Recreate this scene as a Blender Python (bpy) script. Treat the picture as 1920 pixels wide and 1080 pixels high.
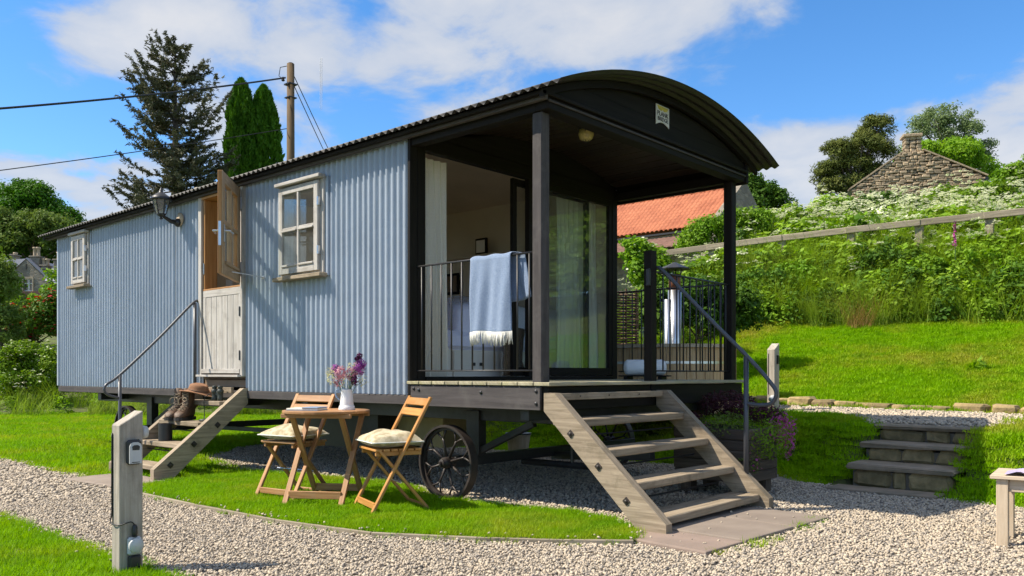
import bpy, math, random
import numpy as np
from mathutils import Vector, Matrix, Euler

for o in list(bpy.data.objects): bpy.data.objects.remove(o, do_unlink=True)
S = bpy.context.scene
COL = S.collection
R = math.radians

# ------------------------------------------------------------------ camera
cam_d = bpy.data.cameras.new('camera'); cam = bpy.data.objects.new('camera', cam_d); COL.objects.link(cam)
cam.location = (3.612, -4.415, 1.0)
cam.rotation_euler = (R(90), 0, R(41.79))
cam_d.sensor_width = 36; cam_d.lens = 29.16; cam_d.shift_y = 0.0833
cam_d.clip_start = 0.05; cam_d.clip_end = 20000
S.camera = cam

# ------------------------------------------------------------------ sun, sky, exposure
TO_SUN = Vector((-0.48, -0.53, 0.82)).normalized()
sun_d = bpy.data.lights.new('sun', 'SUN'); sun = bpy.data.objects.new('sun', sun_d); COL.objects.link(sun)
sun.rotation_euler = TO_SUN.to_track_quat('Z', 'Y').to_euler()
sun_d.energy = 4.2; sun_d.angle = R(0.55); sun_d.color = (1.0, 0.915, 0.77)

W = bpy.data.worlds.new('World'); S.world = W; W.use_nodes = True
nt = W.node_tree; N = nt.nodes; L = nt.links; N.clear()
def wn(t, **k):
    n = N.new(t)
    for a, b in k.items(): setattr(n, a, b)
    return n
def wmath(op, a, b=None):
    n = wn('ShaderNodeMath', operation=op)
    for i, v in enumerate((a, b)):
        if v is None: continue
        if isinstance(v, (int, float)): n.inputs[i].default_value = v
        else: L.new(v, n.inputs[i])
    return n.outputs[0]
sky = wn('ShaderNodeTexSky', sky_type='NISHITA', sun_disc=False)
sky.sun_elevation = math.asin(TO_SUN.z); sky.sun_rotation = math.atan2(TO_SUN.x, TO_SUN.y)
sky.altitude = 100; sky.air_density = 0.85; sky.dust_density = 0.05; sky.ozone_density = 3.0
hs = wn('ShaderNodeHueSaturation'); hs.inputs['Saturation'].default_value = 1.24; hs.inputs['Value'].default_value = 1.0
L.new(sky.outputs[0], hs.inputs['Color'])
bg = wn('ShaderNodeBackground'); bg.inputs[1].default_value = 0.125; L.new(hs.outputs[0], bg.inputs[0])
tc = wn('ShaderNodeTexCoord'); sep = wn('ShaderNodeSeparateXYZ'); L.new(tc.outputs['Generated'], sep.inputs[0])
zz = wmath('ADD', wmath('MAXIMUM', sep.outputs[2], 0.0), 0.22)
cx = wn('ShaderNodeCombineXYZ')
L.new(wmath('DIVIDE', sep.outputs[0], zz), cx.inputs[0]); L.new(wmath('DIVIDE', sep.outputs[1], zz), cx.inputs[1])
mp = wn('ShaderNodeMapping'); mp.inputs['Location'].default_value = (-3.8, 4.8, 0.0); L.new(cx.outputs[0], mp.inputs[0])
def cloud_noise(scale, detail, rough, off):
    m2 = wn('ShaderNodeVectorMath', operation='ADD'); m2.inputs[1].default_value = off; L.new(mp.outputs[0], m2.inputs[0])
    n = wn('ShaderNodeTexNoise'); n.inputs['Scale'].default_value = scale; n.inputs['Detail'].default_value = detail
    n.inputs['Roughness'].default_value = rough; n.inputs['Distortion'].default_value = 0.25
    L.new(m2.outputs[0], n.inputs['Vector']); return n.outputs['Fac']
n1 = cloud_noise(1.35, 3, 0.45, (0, 0, 0)); n2 = cloud_noise(4.6, 9, 0.58, (7, 3, 1)); n3 = cloud_noise(0.75, 2, 0.4, (3, 9, 5))
mixn = wmath('ADD', wmath('ADD', wmath('MULTIPLY', n1, 0.58), wmath('MULTIPLY', n2, 0.26)), wmath('MULTIPLY', n3, 0.16))
mr = wn('ShaderNodeMapRange', interpolation_type='SMOOTHSTEP'); mr.inputs['From Min'].default_value = 0.468; mr.inputs['From Max'].default_value = 0.537
L.new(mixn, mr.inputs['Value'])
fac = wmath('MULTIPLY', mr.outputs[0], 0.90)
cr = wn('ShaderNodeValToRGB'); cr.color_ramp.elements[0].position = 0.47; cr.color_ramp.elements[0].color = (0.56, 0.67, 0.86, 1)
cr.color_ramp.elements[1].position = 0.60; cr.color_ramp.elements[1].color = (0.95, 0.95, 0.96, 1)
L.new(mixn, cr.inputs[0])
bgc = wn('ShaderNodeBackground'); bgc.inputs[1].default_value = 0.44; L.new(cr.outputs[0], bgc.inputs[0])
mx = wn('ShaderNodeMixShader'); L.new(fac, mx.inputs[0]); L.new(bg.outputs[0], mx.inputs[1]); L.new(bgc.outputs[0], mx.inputs[2])
out = wn('ShaderNodeOutputWorld'); L.new(mx.outputs[0], out.inputs[0])

S.view_settings.view_transform = 'Standard'; S.view_settings.look = 'None'
S.view_settings.exposure = 0.92; S.view_settings.gamma = 1.0; S.view_settings.use_curve_mapping = False
S.render.engine = 'CYCLES'
S.cycles.use_denoising = True
S.cycles.max_bounces = 8; S.cycles.transparent_max_bounces = 12
S.cycles.use_adaptive_sampling = True; S.cycles.adaptive_threshold = 0.015

# ------------------------------------------------------------------ materials
MATS = {}
def _m(name):
    m = bpy.data.materials.new(name); m.use_nodes = True
    nt = m.node_tree; nt.nodes.clear(); MATS[name] = m
    return m, nt
def nd(nt, t, ins=None, **k):
    n = nt.nodes.new(t)
    for a, b in k.items(): setattr(n, a, b)
    for a, b in (ins or {}).items():
        if hasattr(b, 'is_output'): nt.links.new(b, n.inputs[a])
        else: n.inputs[a].default_value = b
    return n
def c4(c): return (c[0], c[1], c[2], 1)
def vary(nt, col, amt, objvar, noise_fac, c2=None):
    """base colour varied by a noise factor and by a random per object"""
    if c2 is None: c2 = tuple(x*(1-amt) for x in col); col = tuple(min(1, x*(1+amt)) for x in col)
    mxn = nd(nt, 'ShaderNodeMix', data_type='RGBA'); nt.links.new(noise_fac, mxn.inputs['Factor'])
    mxn.inputs[6].default_value = c4(col); mxn.inputs[7].default_value = c4(c2)
    outc = mxn.outputs[2]
    if objvar:
        oi = nd(nt, 'ShaderNodeObjectInfo')
        ma = nd(nt, 'ShaderNodeMapRange', {'Value': oi.outputs['Random'], 'To Min': 1-objvar, 'To Max': 1+objvar})
        h = nd(nt, 'ShaderNodeHueSaturation', {'Color': outc, 'Value': ma.outputs[0]})
        outc = h.outputs[0]
    return outc
def M_basic(name, col, rough=.6, var=.15, scale=6, bump=.15, bscale=60, metal=0, objvar=0.06, c2=None, spec=.5, coords='Object', detail=6, dist=.004):
    m, nt = _m(name)
    tcn = nd(nt, 'ShaderNodeTexCoord')
    if coords == 'World': v = nd(nt, 'ShaderNodeNewGeometry').outputs['Position']
    else: v = tcn.outputs[coords]
    n = nd(nt, 'ShaderNodeTexNoise', {'Vector': v, 'Scale': scale, 'Detail': detail, 'Roughness': .62})
    cr = nd(nt, 'ShaderNodeMapRange', {'Value': n.outputs['Fac'], 'From Min': .32, 'From Max': .68})
    colr = vary(nt, col, var, objvar, cr.outputs[0], c2)
    b = nd(nt, 'ShaderNodeBsdfPrincipled', {'Base Color': colr, 'Roughness': rough, 'Metallic': metal, 'Specular IOR Level': spec})
    if bump:
        n2 = nd(nt, 'ShaderNodeTexNoise', {'Vector': v, 'Scale': bscale, 'Detail': 5})
        bp = nd(nt, 'ShaderNodeBump', {'Height': n2.outputs['Fac'], 'Strength': bump, 'Distance': dist})
        nt.links.new(bp.outputs[0], b.inputs['Normal'])
    nd(nt, 'ShaderNodeOutputMaterial', {'Surface': b.outputs[0]})
    return m
def M_wood(name, col, c2, rough=.7, along=2.5, across=45, bump=.35, objvar=.14, spec=.3, stain=None, stainfac=.5):
    """grain follows the UVs of each board: u runs along the board in metres"""
    m, nt = _m(name)
    uv = nd(nt, 'ShaderNodeTexCoord').outputs['UV']
    mpn = nd(nt, 'ShaderNodeMapping', {'Vector': uv, 'Scale': (along, across, 1)})
    oi = nd(nt, 'ShaderNodeObjectInfo')
    n = nd(nt, 'ShaderNodeTexNoise', {'Vector': mpn.outputs[0], 'Scale': 1.0, 'Detail': 7, 'Roughness': .65, 'Distortion': .6})
    cr = nd(nt, 'ShaderNodeMapRange', {'Value': n.outputs['Fac'], 'From Min': .33, 'From Max': .67})
    colr = vary(nt, col, 0, objvar, cr.outputs[0], c2)
    if stain:
        n3 = nd(nt, 'ShaderNodeTexNoise', {'Vector': nd(nt, 'ShaderNodeNewGeometry').outputs['Position'], 'Scale': 5.5, 'Detail': 6, 'Roughness': .7})
        c3 = nd(nt, 'ShaderNodeMapRange', {'Value': n3.outputs['Fac'], 'From Min': .5, 'From Max': .72, 'To Max': stainfac})
        mm = nd(nt, 'ShaderNodeMix', data_type='RGBA'); nt.links.new(c3.outputs[0], mm.inputs['Factor'])
        nt.links.new(colr, mm.inputs[6]); mm.inputs[7].default_value = c4(stain); colr = mm.outputs[2]
    b = nd(nt, 'ShaderNodeBsdfPrincipled', {'Base Color': colr, 'Roughness': rough, 'Specular IOR Level': spec})
    bp = nd(nt, 'ShaderNodeBump', {'Height': n.outputs['Fac'], 'Strength': bump, 'Distance': .004})
    nt.links.new(bp.outputs[0], b.inputs['Normal'])
    nd(nt, 'ShaderNodeOutputMaterial', {'Surface': b.outputs[0]})
    return m
def M_leaf(name, col, c2, trans=.35, rough=.55, objvar=.18, scale=1.2, patch=None, patchscale=.7, pmin=.5, pmax=.66, patch2=None):
    """foliage: diffuse + translucent, colour varied by position and by instance"""
    m, nt = _m(name)
    pos = nd(nt, 'ShaderNodeNewGeometry').outputs['Position']
    n = nd(nt, 'ShaderNodeTexNoise', {'Vector': pos, 'Scale': scale, 'Detail': 4, 'Roughness': .7})
    cr = nd(nt, 'ShaderNodeMapRange', {'Value': n.outputs['Fac'], 'From Min': .33, 'From Max': .67})
    colr = vary(nt, col, 0, objvar, cr.outputs[0], c2)
    if patch:
        n3 = nd(nt, 'ShaderNodeTexNoise', {'Vector': pos, 'Scale': patchscale, 'Detail': 5, 'Roughness': .6})
        c3 = nd(nt, 'ShaderNodeMapRange', {'Value': n3.outputs['Fac'], 'From Min': pmin, 'From Max': pmax, 'To Max': .75})
        mm = nd(nt, 'ShaderNodeMix', data_type='RGBA'); nt.links.new(c3.outputs[0], mm.inputs['Factor'])
        nt.links.new(colr, mm.inputs[6]); mm.inputs[7].default_value = c4(patch); colr = mm.outputs[2]
    if patch2:
        n5 = nd(nt, 'ShaderNodeTexNoise', {'Vector': pos, 'Scale': 2.7, 'Detail': 5, 'Roughness': .65, 'Distortion': .4})
        c5 = nd(nt, 'ShaderNodeMapRange', {'Value': n5.outputs['Fac'], 'From Min': .50, 'From Max': .66, 'To Max': .7})
        m5 = nd(nt, 'ShaderNodeMix', data_type='RGBA'); nt.links.new(c5.outputs[0], m5.inputs['Factor'])
        nt.links.new(colr, m5.inputs[6]); m5.inputs[7].default_value = c4(patch2); colr = m5.outputs[2]
    b = nd(nt, 'ShaderNodeBsdfPrincipled', {'Base Color': colr, 'Roughness': rough, 'Specular IOR Level': .10})
    sat = nd(nt, 'ShaderNodeHueSaturation', {'Color': colr, 'Saturation': 1.1, 'Value': 1.25})
    t = nd(nt, 'ShaderNodeBsdfTranslucent', {'Color': sat.outputs[0]})
    mxs = nd(nt, 'ShaderNodeMixShader', {0: trans, 1: b.outputs[0], 2: t.outputs[0]})
    nd(nt, 'ShaderNodeOutputMaterial', {'Surface': mxs.outputs[0]})
    return m
def M_glass(name, tint=(.93, .96, .95), refl=1.0, dirt=.03):
    m, nt = _m(name)
    bf = nd(nt, 'ShaderNodeNewGeometry').outputs['Backfacing']          # both faces of a pane reflect like its front
    io = nd(nt, 'ShaderNodeMapRange', {'Value': bf, 'To Min': 1.55, 'To Max': 1/1.55})
    fr = nd(nt, 'ShaderNodeFresnel', {'IOR': io.outputs[0]})
    f2 = nd(nt, 'ShaderNodeMath', {0: fr.outputs[0], 1: refl}, operation='MULTIPLY', use_clamp=True)
    t = nd(nt, 'ShaderNodeBsdfTransparent', {'Color': c4(tint)})
    g = nd(nt, 'ShaderNodeBsdfGlossy', {'Color': (1, 1, 1, 1), 'Roughness': .01})
    d = nd(nt, 'ShaderNodeBsdfDiffuse', {'Color': (.7, .7, .68, 1)})
    mx1 = nd(nt, 'ShaderNodeMixShader', {0: dirt, 1: t.outputs[0], 2: d.outputs[0]})
    mxs = nd(nt, 'ShaderNodeMixShader', {0: f2.outputs[0], 1: mx1.outputs[0], 2: g.outputs[0]})
    nd(nt, 'ShaderNodeOutputMaterial', {'Surface': mxs.outputs[0]})
    return m
def M_cloth(name, col, c2, trans=.0, scale=260, rough=.9, objvar=.0, weave=.5):
    m, nt = _m(name)
    v = nd(nt, 'ShaderNodeTexCoord').outputs['Object']
    n = nd(nt, 'ShaderNodeTexNoise', {'Vector': v, 'Scale': scale, 'Detail': 3})
    cr = nd(nt, 'ShaderNodeMapRange', {'Value': n.outputs['Fac'], 'From Min': .38, 'From Max': .62})
    colr = vary(nt, col, 0, objvar, cr.outputs[0], c2)
    b = nd(nt, 'ShaderNodeBsdfPrincipled', {'Base Color': colr, 'Roughness': rough, 'Specular IOR Level': .15, 'Sheen Weight': .15})
    bp = nd(nt, 'ShaderNodeBump', {'Height': n.outputs['Fac'], 'Strength': weave, 'Distance': .002})
    nt.links.new(bp.outputs[0], b.inputs['Normal'])
    s = b.outputs[0]
    if trans:
        t = nd(nt, 'ShaderNodeBsdfTranslucent', {'Color': colr})
        s = nd(nt, 'ShaderNodeMixShader', {0: trans, 1: s, 2: t.outputs[0]}).outputs[0]
    nd(nt, 'ShaderNodeOutputMaterial', {'Surface': s})
    return m
def M_masonry(name, c1, c2, mortar, scale=3.0):
    """rubble stone too far off to tell the stones apart"""
    m, nt = _m(name)
    v = nd(nt, 'ShaderNodeTexCoord').outputs['Object']
    mpn = nd(nt, 'ShaderNodeMapping', {'Vector': v, 'Scale': (1, 1, 1.8)})
    vo = nd(nt, 'ShaderNodeTexVoronoi', {'Vector': mpn.outputs[0], 'Scale': scale}, feature='F1')
    ve = nd(nt, 'ShaderNodeTexVoronoi', {'Vector': mpn.outputs[0], 'Scale': scale}, feature='DISTANCE_TO_EDGE')
    sp = nd(nt, 'ShaderNodeSeparateColor', {0: vo.outputs['Color']})
    colr = vary(nt, c1, 0, 0, sp.outputs[0], c2)
    e = nd(nt, 'ShaderNodeMapRange', {'Value': ve.outputs['Distance'], 'From Min': .02, 'From Max': .08})
    mm = nd(nt, 'ShaderNodeMix', data_type='RGBA'); nt.links.new(e.outputs[0], mm.inputs['Factor'])
    mm.inputs[6].default_value = c4(mortar); nt.links.new(colr, mm.inputs[7])
    b = nd(nt, 'ShaderNodeBsdfPrincipled', {'Base Color': mm.outputs[2], 'Roughness': .9})
    bp = nd(nt, 'ShaderNodeBump', {'Height': e.outputs[0], 'Strength': .6, 'Distance': .03})
    nt.links.new(bp.outputs[0], b.inputs['Normal'])
    nd(nt, 'ShaderNodeOutputMaterial', {'Surface': b.outputs[0]})
    return m

def M_tin(name, col, grime):
    m, nt = _m(name)
    v = nd(nt, 'ShaderNodeTexCoord').outputs['Object']
    st = nd(nt, 'ShaderNodeTexNoise', {'Vector': nd(nt, 'ShaderNodeMapping', {'Vector': v, 'Scale': (22, 22, .7)}).outputs[0], 'Scale': 1.0, 'Detail': 5, 'Roughness': .65})
    bl = nd(nt, 'ShaderNodeTexNoise', {'Vector': v, 'Scale': 2.2, 'Detail': 6, 'Roughness': .65})
    f1 = nd(nt, 'ShaderNodeMapRange', {'Value': bl.outputs['Fac'], 'From Min': .3, 'From Max': .7})
    colr = vary(nt, col, .07, .04, f1.outputs[0])
    f2 = nd(nt, 'ShaderNodeMapRange', {'Value': st.outputs['Fac'], 'From Min': .50, 'From Max': .78, 'To Max': .42})
    mm = nd(nt, 'ShaderNodeMix', data_type='RGBA'); nt.links.new(f2.outputs[0], mm.inputs['Factor']); nt.links.new(colr, mm.inputs[6]); mm.inputs[7].default_value = c4(grime)
    sp = nd(nt, 'ShaderNodeSeparateXYZ', {0: v})                        # mud splashed up the foot of the sheets
    ft = nd(nt, 'ShaderNodeMapRange', {'Value': sp.outputs[2], 'From Min': .83, 'From Max': 1.15, 'To Min': 1, 'To Max': 0})
    n4 = nd(nt, 'ShaderNodeTexNoise', {'Vector': v, 'Scale': 30, 'Detail': 6, 'Roughness': .75})
    f4 = nd(nt, 'ShaderNodeMapRange', {'Value': n4.outputs['Fac'], 'From Min': .50, 'From Max': .70, 'To Max': .55})
    f5 = nd(nt, 'ShaderNodeMath', {0: ft.outputs[0], 1: f4.outputs[0]}, operation='MULTIPLY')
    m2 = nd(nt, 'ShaderNodeMix', data_type='RGBA'); nt.links.new(f5.outputs[0], m2.inputs['Factor']); nt.links.new(mm.outputs[2], m2.inputs[6]); m2.inputs[7].default_value = (.24, .20, .15, 1)
    b = nd(nt, 'ShaderNodeBsdfPrincipled', {'Base Color': m2.outputs[2], 'Roughness': .45, 'Specular IOR Level': .4})
    bp = nd(nt, 'ShaderNodeBump', {'Height': bl.outputs['Fac'], 'Strength': .35, 'Distance': .02}); nt.links.new(bp.outputs[0], b.inputs['Normal'])
    nd(nt, 'ShaderNodeOutputMaterial', {'Surface': b.outputs[0]})
M_tin('tin_blue', (.322, .372, .440), (.18, .20, .225))
M_basic('roof_black', (.020, .018, .016), .55, .3, 5, .1, 50, spec=.4)
M_wood('black_timber', (.016, .013, .0105), (.009, .007, .0055), .65, 2, 30, .3, .12, spec=.15)
M_wood('grey_timber', (.082, .072, .070), (.050, .044, .043), .7, 2, 30, .3, .10, spec=.2, stain=(.12, .11, .10), stainfac=.5)
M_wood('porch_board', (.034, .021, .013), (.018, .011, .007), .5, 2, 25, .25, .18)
M_wood('weathered_oak', (.36, .288, .205), (.18, .138, .092), .8, 2.2, 40, .6, .16, stain=(.13, .105, .065), stainfac=.75)
M_wood('silver_oak', (.50, .475, .44), (.33, .30, .265), .8, 2.2, 40, .5, .08, stain=(.16, .14, .115), stainfac=.5)
M_wood('orange_wood', (.46, .235, .085), (.30, .135, .04), .5, 2, 35, .2, .06)
M_wood('chair_wood', (.43, .225, .095), (.27, .125, .045), .5, 2.5, 45, .25, .14, stain=(.36, .25, .15), stainfac=.5)
M_wood('bright_chair_wood', (.55, .265, .075), (.37, .16, .04), .45, 2.5, 45, .25, .10, stain=(.45, .30, .15), stainfac=.4)
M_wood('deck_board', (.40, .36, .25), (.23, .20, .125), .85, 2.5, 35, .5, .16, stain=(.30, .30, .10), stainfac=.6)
M_wood('bench_wood', (.56, .45, .33), (.40, .31, .21), .75, 2.5, 40, .35, .06)
M_wood('tub_wood', (.62, .42, .23), (.46, .28, .13), .6, 2.5, 30, .25, .13)
M_wood('pole_wood', (.15, .098, .05), (.085, .055, .03), .85, 1.5, 30, .5, 0)
M_wood('sleeper', (.12, .09, .065), (.055, .04, .03), .85, 2, 30, .8, .15)
M_wood('fence_wood', (.34, .285, .21), (.19, .155, .11), .85, 1.6, 20, .5, .12)
M_basic('iron', (.022, .021, .022), .42, .3, 14, .15, 120, spec=.5, objvar=0)
M_basic('wheel_iron', (.030, .022, .018), .5, .45, 10, .2, 90, objvar=0)
M_basic('rail_steel', (.055, .058, .068), .38, .15, 12, .05, 90, spec=.6)
M_basic('steel', (.55, .55, .56), .28, .1, 20, .03, 100, metal=1)
M_basic('flue_steel', (.62, .62, .63), .33, .12, 8, .03, 60, metal=1)
M_basic('rust_flue', (.20, .075, .035), .6, .4, 14, .1, 60, metal=.3)
M_basic('white_enamel', (.80, .80, .78), .22, .03, 5, 0)
M_basic('white_plastic', (.75, .75, .74), .45, .04, 10, 0)
M_basic('grey_plastic', (.45, .46, .47), .4, .05, 10, .05, 200)
M_basic('black_plastic', (.018, .018, .02), .4, .2, 20, .1, 300)
M_basic('cream_wall', (.62, .53, .40), .85, .05, 2, .05, 40)
M_basic('panel_cream', (.75, .69, .60), .6, .04, 4, 0)
M_basic('ceiling_cream', (.56, .45, .32), .8, .08, 2, .05, 40)
M_basic('floor_dark', (.24, .16, .10), .6, .2, 4, .05, 40)
M_basic('gravel_bed', (.26, .225, .185), .95, .35, 26, .9, 50, coords='World', dist=.02)
M_basic('soil', (.10, .15, .012), .95, .4, 3, .8, 30, coords='World', c2=(.05, .045, .02), dist=.02)
M_basic('slab_pink', (.275, .20, .16), .85, .18, 3.5, .35, 40, objvar=.05, c2=(.205, .155, .125))
M_wood('post_oak', (.46, .41, .345), (.27, .235, .19), .8, 2.2, 40, .5, .08, stain=(.16, .14, .115), stainfac=.5)
M_wood('brown_oak', (.44, .31, .19), (.27, .18, .10), .75, 2.2, 40, .4, .08, stain=(.13, .10, .07), stainfac=.5)
M_basic('slab', (.255, .205, .165), .85, .18, 3.5, .35, 40, objvar=.10, c2=(.19, .15, .12))
M_basic('rubble', (.47, .355, .23), .95, .3, 5, .9, 14, objvar=.30, c2=(.28, .21, .135), dist=.02)
M_basic('mossy_stone', (.40, .29, .14), .95, .3, 7, .9, 22, objvar=.28, c2=(.17, .13, .06), dist=.015)
M_basic('step_slab', (.32, .245, .175), .9, .2, 6, .5, 30, objvar=.10, c2=(.18, .15, .10), dist=.008)
M_basic('mortar', (.15, .125, .095), .95, .2, 8, .5, 30)
M_masonry('far_masonry', (.30, .26, .20), (.17, .145, .115), (.22, .19, .15), 3.2)
M_basic('slate', (.24, .245, .29), .6, .15, 6, .3, 20)
M_basic('chimney_pot', (.42, .33, .23), .9, .2, 6, .2, 30)
M_basic('pantile', (.30, .080, .032), .8, .22, 1.2, .3, 12, c2=(.44, .145, .065), coords='World')
M_basic('old_tile', (.15, .075, .055), .85, .3, 4, .3, 12)
M_basic('pebble', (.525, .44, .335), .85, .25, 20, .2, 60, objvar=.20, c2=(.41, .335, .245))
M_basic('pebble_dark', (.31, .26, .20), .85, .25, 20, .2, 60, objvar=.30, c2=(.28, .25, .22))
M_leaf('lawn_blade', (.185, .37, .003), (.25, .40, .004), .45, objvar=.16, scale=.9, patch=(.36, .38, .05), patchscale=.9, pmin=.48, pmax=.70, patch2=(.125, .285, .004))
M_leaf('slope_blade', (.20, .395, .003), (.27, .425, .005), .45, objvar=.16, scale=.6, patch=(.40, .34, .07), patchscale=.6, pmin=.47, pmax=.68, patch2=(.135, .30, .004))
M_leaf('tall_blade', (.20, .32, .025), (.28, .37, .055), .35, objvar=.25, scale=.8, patch=(.17, .19, .05), patchscale=.5)
M_leaf('dry_blade', (.40, .235, .08), (.28, .19, .06), .25, objvar=.2)
M_leaf('weed_leaf', (.165, .30, .018), (.245, .36, .035), .3, objvar=.28, scale=.7)
M_leaf('dark_leaf', (.050, .115, .014), (.09, .165, .018), .2, objvar=.25, scale=1.5)
M_leaf('lime_leaf', (.15, .29, .020), (.21, .33, .03), .4, objvar=.15, scale=1.5)
M_leaf('mid_leaf', (.12, .24, .016), (.18, .29, .024), .3, objvar=.2, scale=.9)
M_leaf('oak_leaf', (.045, .135, .010), (.085, .195, .014), .25, objvar=.1, scale=.7)
M_leaf('olive_leaf', (.105, .165, .030), (.15, .205, .045), .3, objvar=.15, scale=.8)
M_leaf('silver_leaf', (.20, .26, .12), (.15, .215, .075), .3, objvar=.1, scale=.8)
M_leaf('spruce_needle', (.075, .082, .042), (.14, .135, .08), .1, objvar=.1, scale=1.6)
M_leaf('cypress_leaf', (.050, .135, .009), (.085, .19, .012), .15, objvar=.1, scale=1.5)
M_leaf('pine_needle', (.070, .095, .018), (.12, .135, .03), .1, objvar=.1, scale=1.0)
M_leaf('white_blossom', (.80, .80, .62), (.68, .72, .48), .25, objvar=.1)
M_leaf('red_blossom', (.36, .016, .022), (.50, .05, .05), .25, objvar=.2)
M_leaf('pink_blossom', (.40, .05, .24), (.50, .12, .32), .25, objvar=.2)
M_leaf('purple_blossom', (.26, .045, .25), (.40, .11, .38), .25, objvar=.2, scale=20)
M_leaf('plum_leaf', (.060, .018, .028), (.10, .035, .04), .15, objvar=.2)
M_leaf('wine_blossom', (.055, .010, .040), (.10, .02, .07), .1, scale=20)
M_leaf('mauve_blossom', (.40, .17, .24), (.52, .30, .32), .25, scale=20)
M_leaf('cream_petal', (.62, .60, .38), (.55, .56, .28), .3, scale=20)
M_basic('bark', (.085, .065, .048), .95, .35, 8, .9, 30, dist=.02)
M_basic('flower_stem', (.07, .14, .03), .7, .2, 20, 0)
M_glass('pane', refl=1.2)
M_glass('porch_glass', (.95, .97, .96), refl=1.0, dirt=.02)
M_glass('lamp_glass', (.9, .9, .88), refl=1.0, dirt=.12)
M_cloth('curtain', (.90, .88, .80), (.84, .82, .74), .3, 120)
M_cloth('bed_linen', (.78, .77, .92), (.72, .71, .88), 0, 90)
M_cloth('blanket', (.31, .38, .50), (.11, .165, .28), .05, 330, weave=1.0)
M_cloth('fringe', (.75, .74, .68), (.66, .64, .57), .1, 200)
M_cloth('cushion', (.54, .47, .32), (.33, .27, .16), 0, 22)
M_cloth('white_towel', (.85, .85, .85), (.78, .78, .79), 0, 200)
M_cloth('lilac_cloth', (.42, .36, .52), (.33, .28, .43), 0, 100)
M_cloth('brown_cloth', (.26, .19, .13), (.18, .125, .08), 0, 100)
M_basic('leather', (.115, .065, .035), .6, .3, 25, .35, 140, objvar=.08)
M_basic('boot_rubber', (.03, .026, .022), .75, .3, 40, .2, 200)
M_basic('lace', (.28, .22, .15), .9, .3, 50, 0)
M_basic('felt', (.22, .105, .05), .85, .18, 12, .3, 200)
M_basic('binocular', (.030, .036, .028), .5, .2, 30, .3, 220)
M_basic('book_blue', (.20, .29, .42), .5, .15, 20, .05, 60)
M_basic('book_page', (.70, .66, .56), .85, .1, 90, .1, 200)
M_basic('pale_green', (.52, .58, .52), .5, .05, 8, 0)
M_basic('tan_box', (.30, .235, .12), .8, .2, 4, .2, 30)
M_basic('plaque_white', (.58, .56, .49), .6, .1, 40, 0)
M_basic('plaque_yellow', (.50, .40, .06), .6, .3, 60, 0)
M_basic('ink', (.03, .027, .025), .7, .1, 20, 0)
M_basic('bottle_glass', (.02, .05, .02), .15, .1, 10, 0)
M_basic('wicker', (.12, .07, .04), .85, .4, 30, .3, 60, objvar=.25)
M_basic('cable', (.012, .012, .013), .5, .1, 10, 0)
M_basic('contrail_vapour', (.9, .9, .9), 1.0, .02, 1, 0)
M_basic('lamp_lens', (.50, .42, .16), .25, .35, 30, .2, 60)
# ------------------------------------------------------------------ mesh helpers
rng = np.random.default_rng(7)
random.seed(7)
def V(*a): return np.array(a, float)
def nrm(a):
    a = np.asarray(a, float); return a / (np.linalg.norm(a) + 1e-12)
def rot3(ax, ang):
    return np.array(Matrix.Rotation(ang, 3, ax))
def link(o, parent=None, label=None, cat=None, group=None, kind=None):
    COL.objects.link(o)
    if parent is not None: o.parent = parent
    if label: o['label'] = label
    if cat: o['category'] = cat
    if group: o['group'] = group
    if kind: o['kind'] = kind
    return o
def empty(name, loc=(0, 0, 0), rz=0, label=None, cat=None, group=None):
    o = bpy.data.objects.new(name, None); o.empty_display_size = .1
    o.location = loc; o.rotation_euler = (0, 0, rz)
    return link(o, None, label, cat, group)
def mesh_obj(name, v, f, mat, parent=None, uv=None, smooth=False, label=None, cat=None, group=None, kind=None, loc=None, rot=None, mesh_only=False):
    me = bpy.data.meshes.new(name)
    if isinstance(f, np.ndarray) and len(f):
        v = np.asarray(v, np.float32); k = f.shape[1]
        me.vertices.add(len(v)); me.vertices.foreach_set('co', v.ravel())
        me.loops.add(f.size); me.loops.foreach_set('vertex_index', f.astype(np.int32).ravel())
        me.polygons.add(len(f)); me.polygons.foreach_set('loop_start', np.arange(0, f.size, k, dtype=np.int32))
        me.polygons.foreach_set('loop_total', np.full(len(f), k, np.int32)); me.update(calc_edges=True)
    else:
        me.from_pydata([tuple(map(float, p)) for p in v], [], [tuple(map(int, q)) for q in f]); me.update()
    if uv is not None:
        ul = me.uv_layers.new(name='UVMap'); ul.data.foreach_set('uv', np.asarray(uv, np.float32).ravel())
    if smooth: me.polygons.foreach_set('use_smooth', np.ones(len(me.polygons), bool))
    me.materials.append(MATS[mat] if isinstance(mat, str) else mat)
    if mesh_only: return me
    o = bpy.data.objects.new(name, me)
    if loc is not None: o.location = loc
    if rot is not None: o.rotation_euler = rot
    return link(o, parent, label, cat, group, kind)
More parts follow.
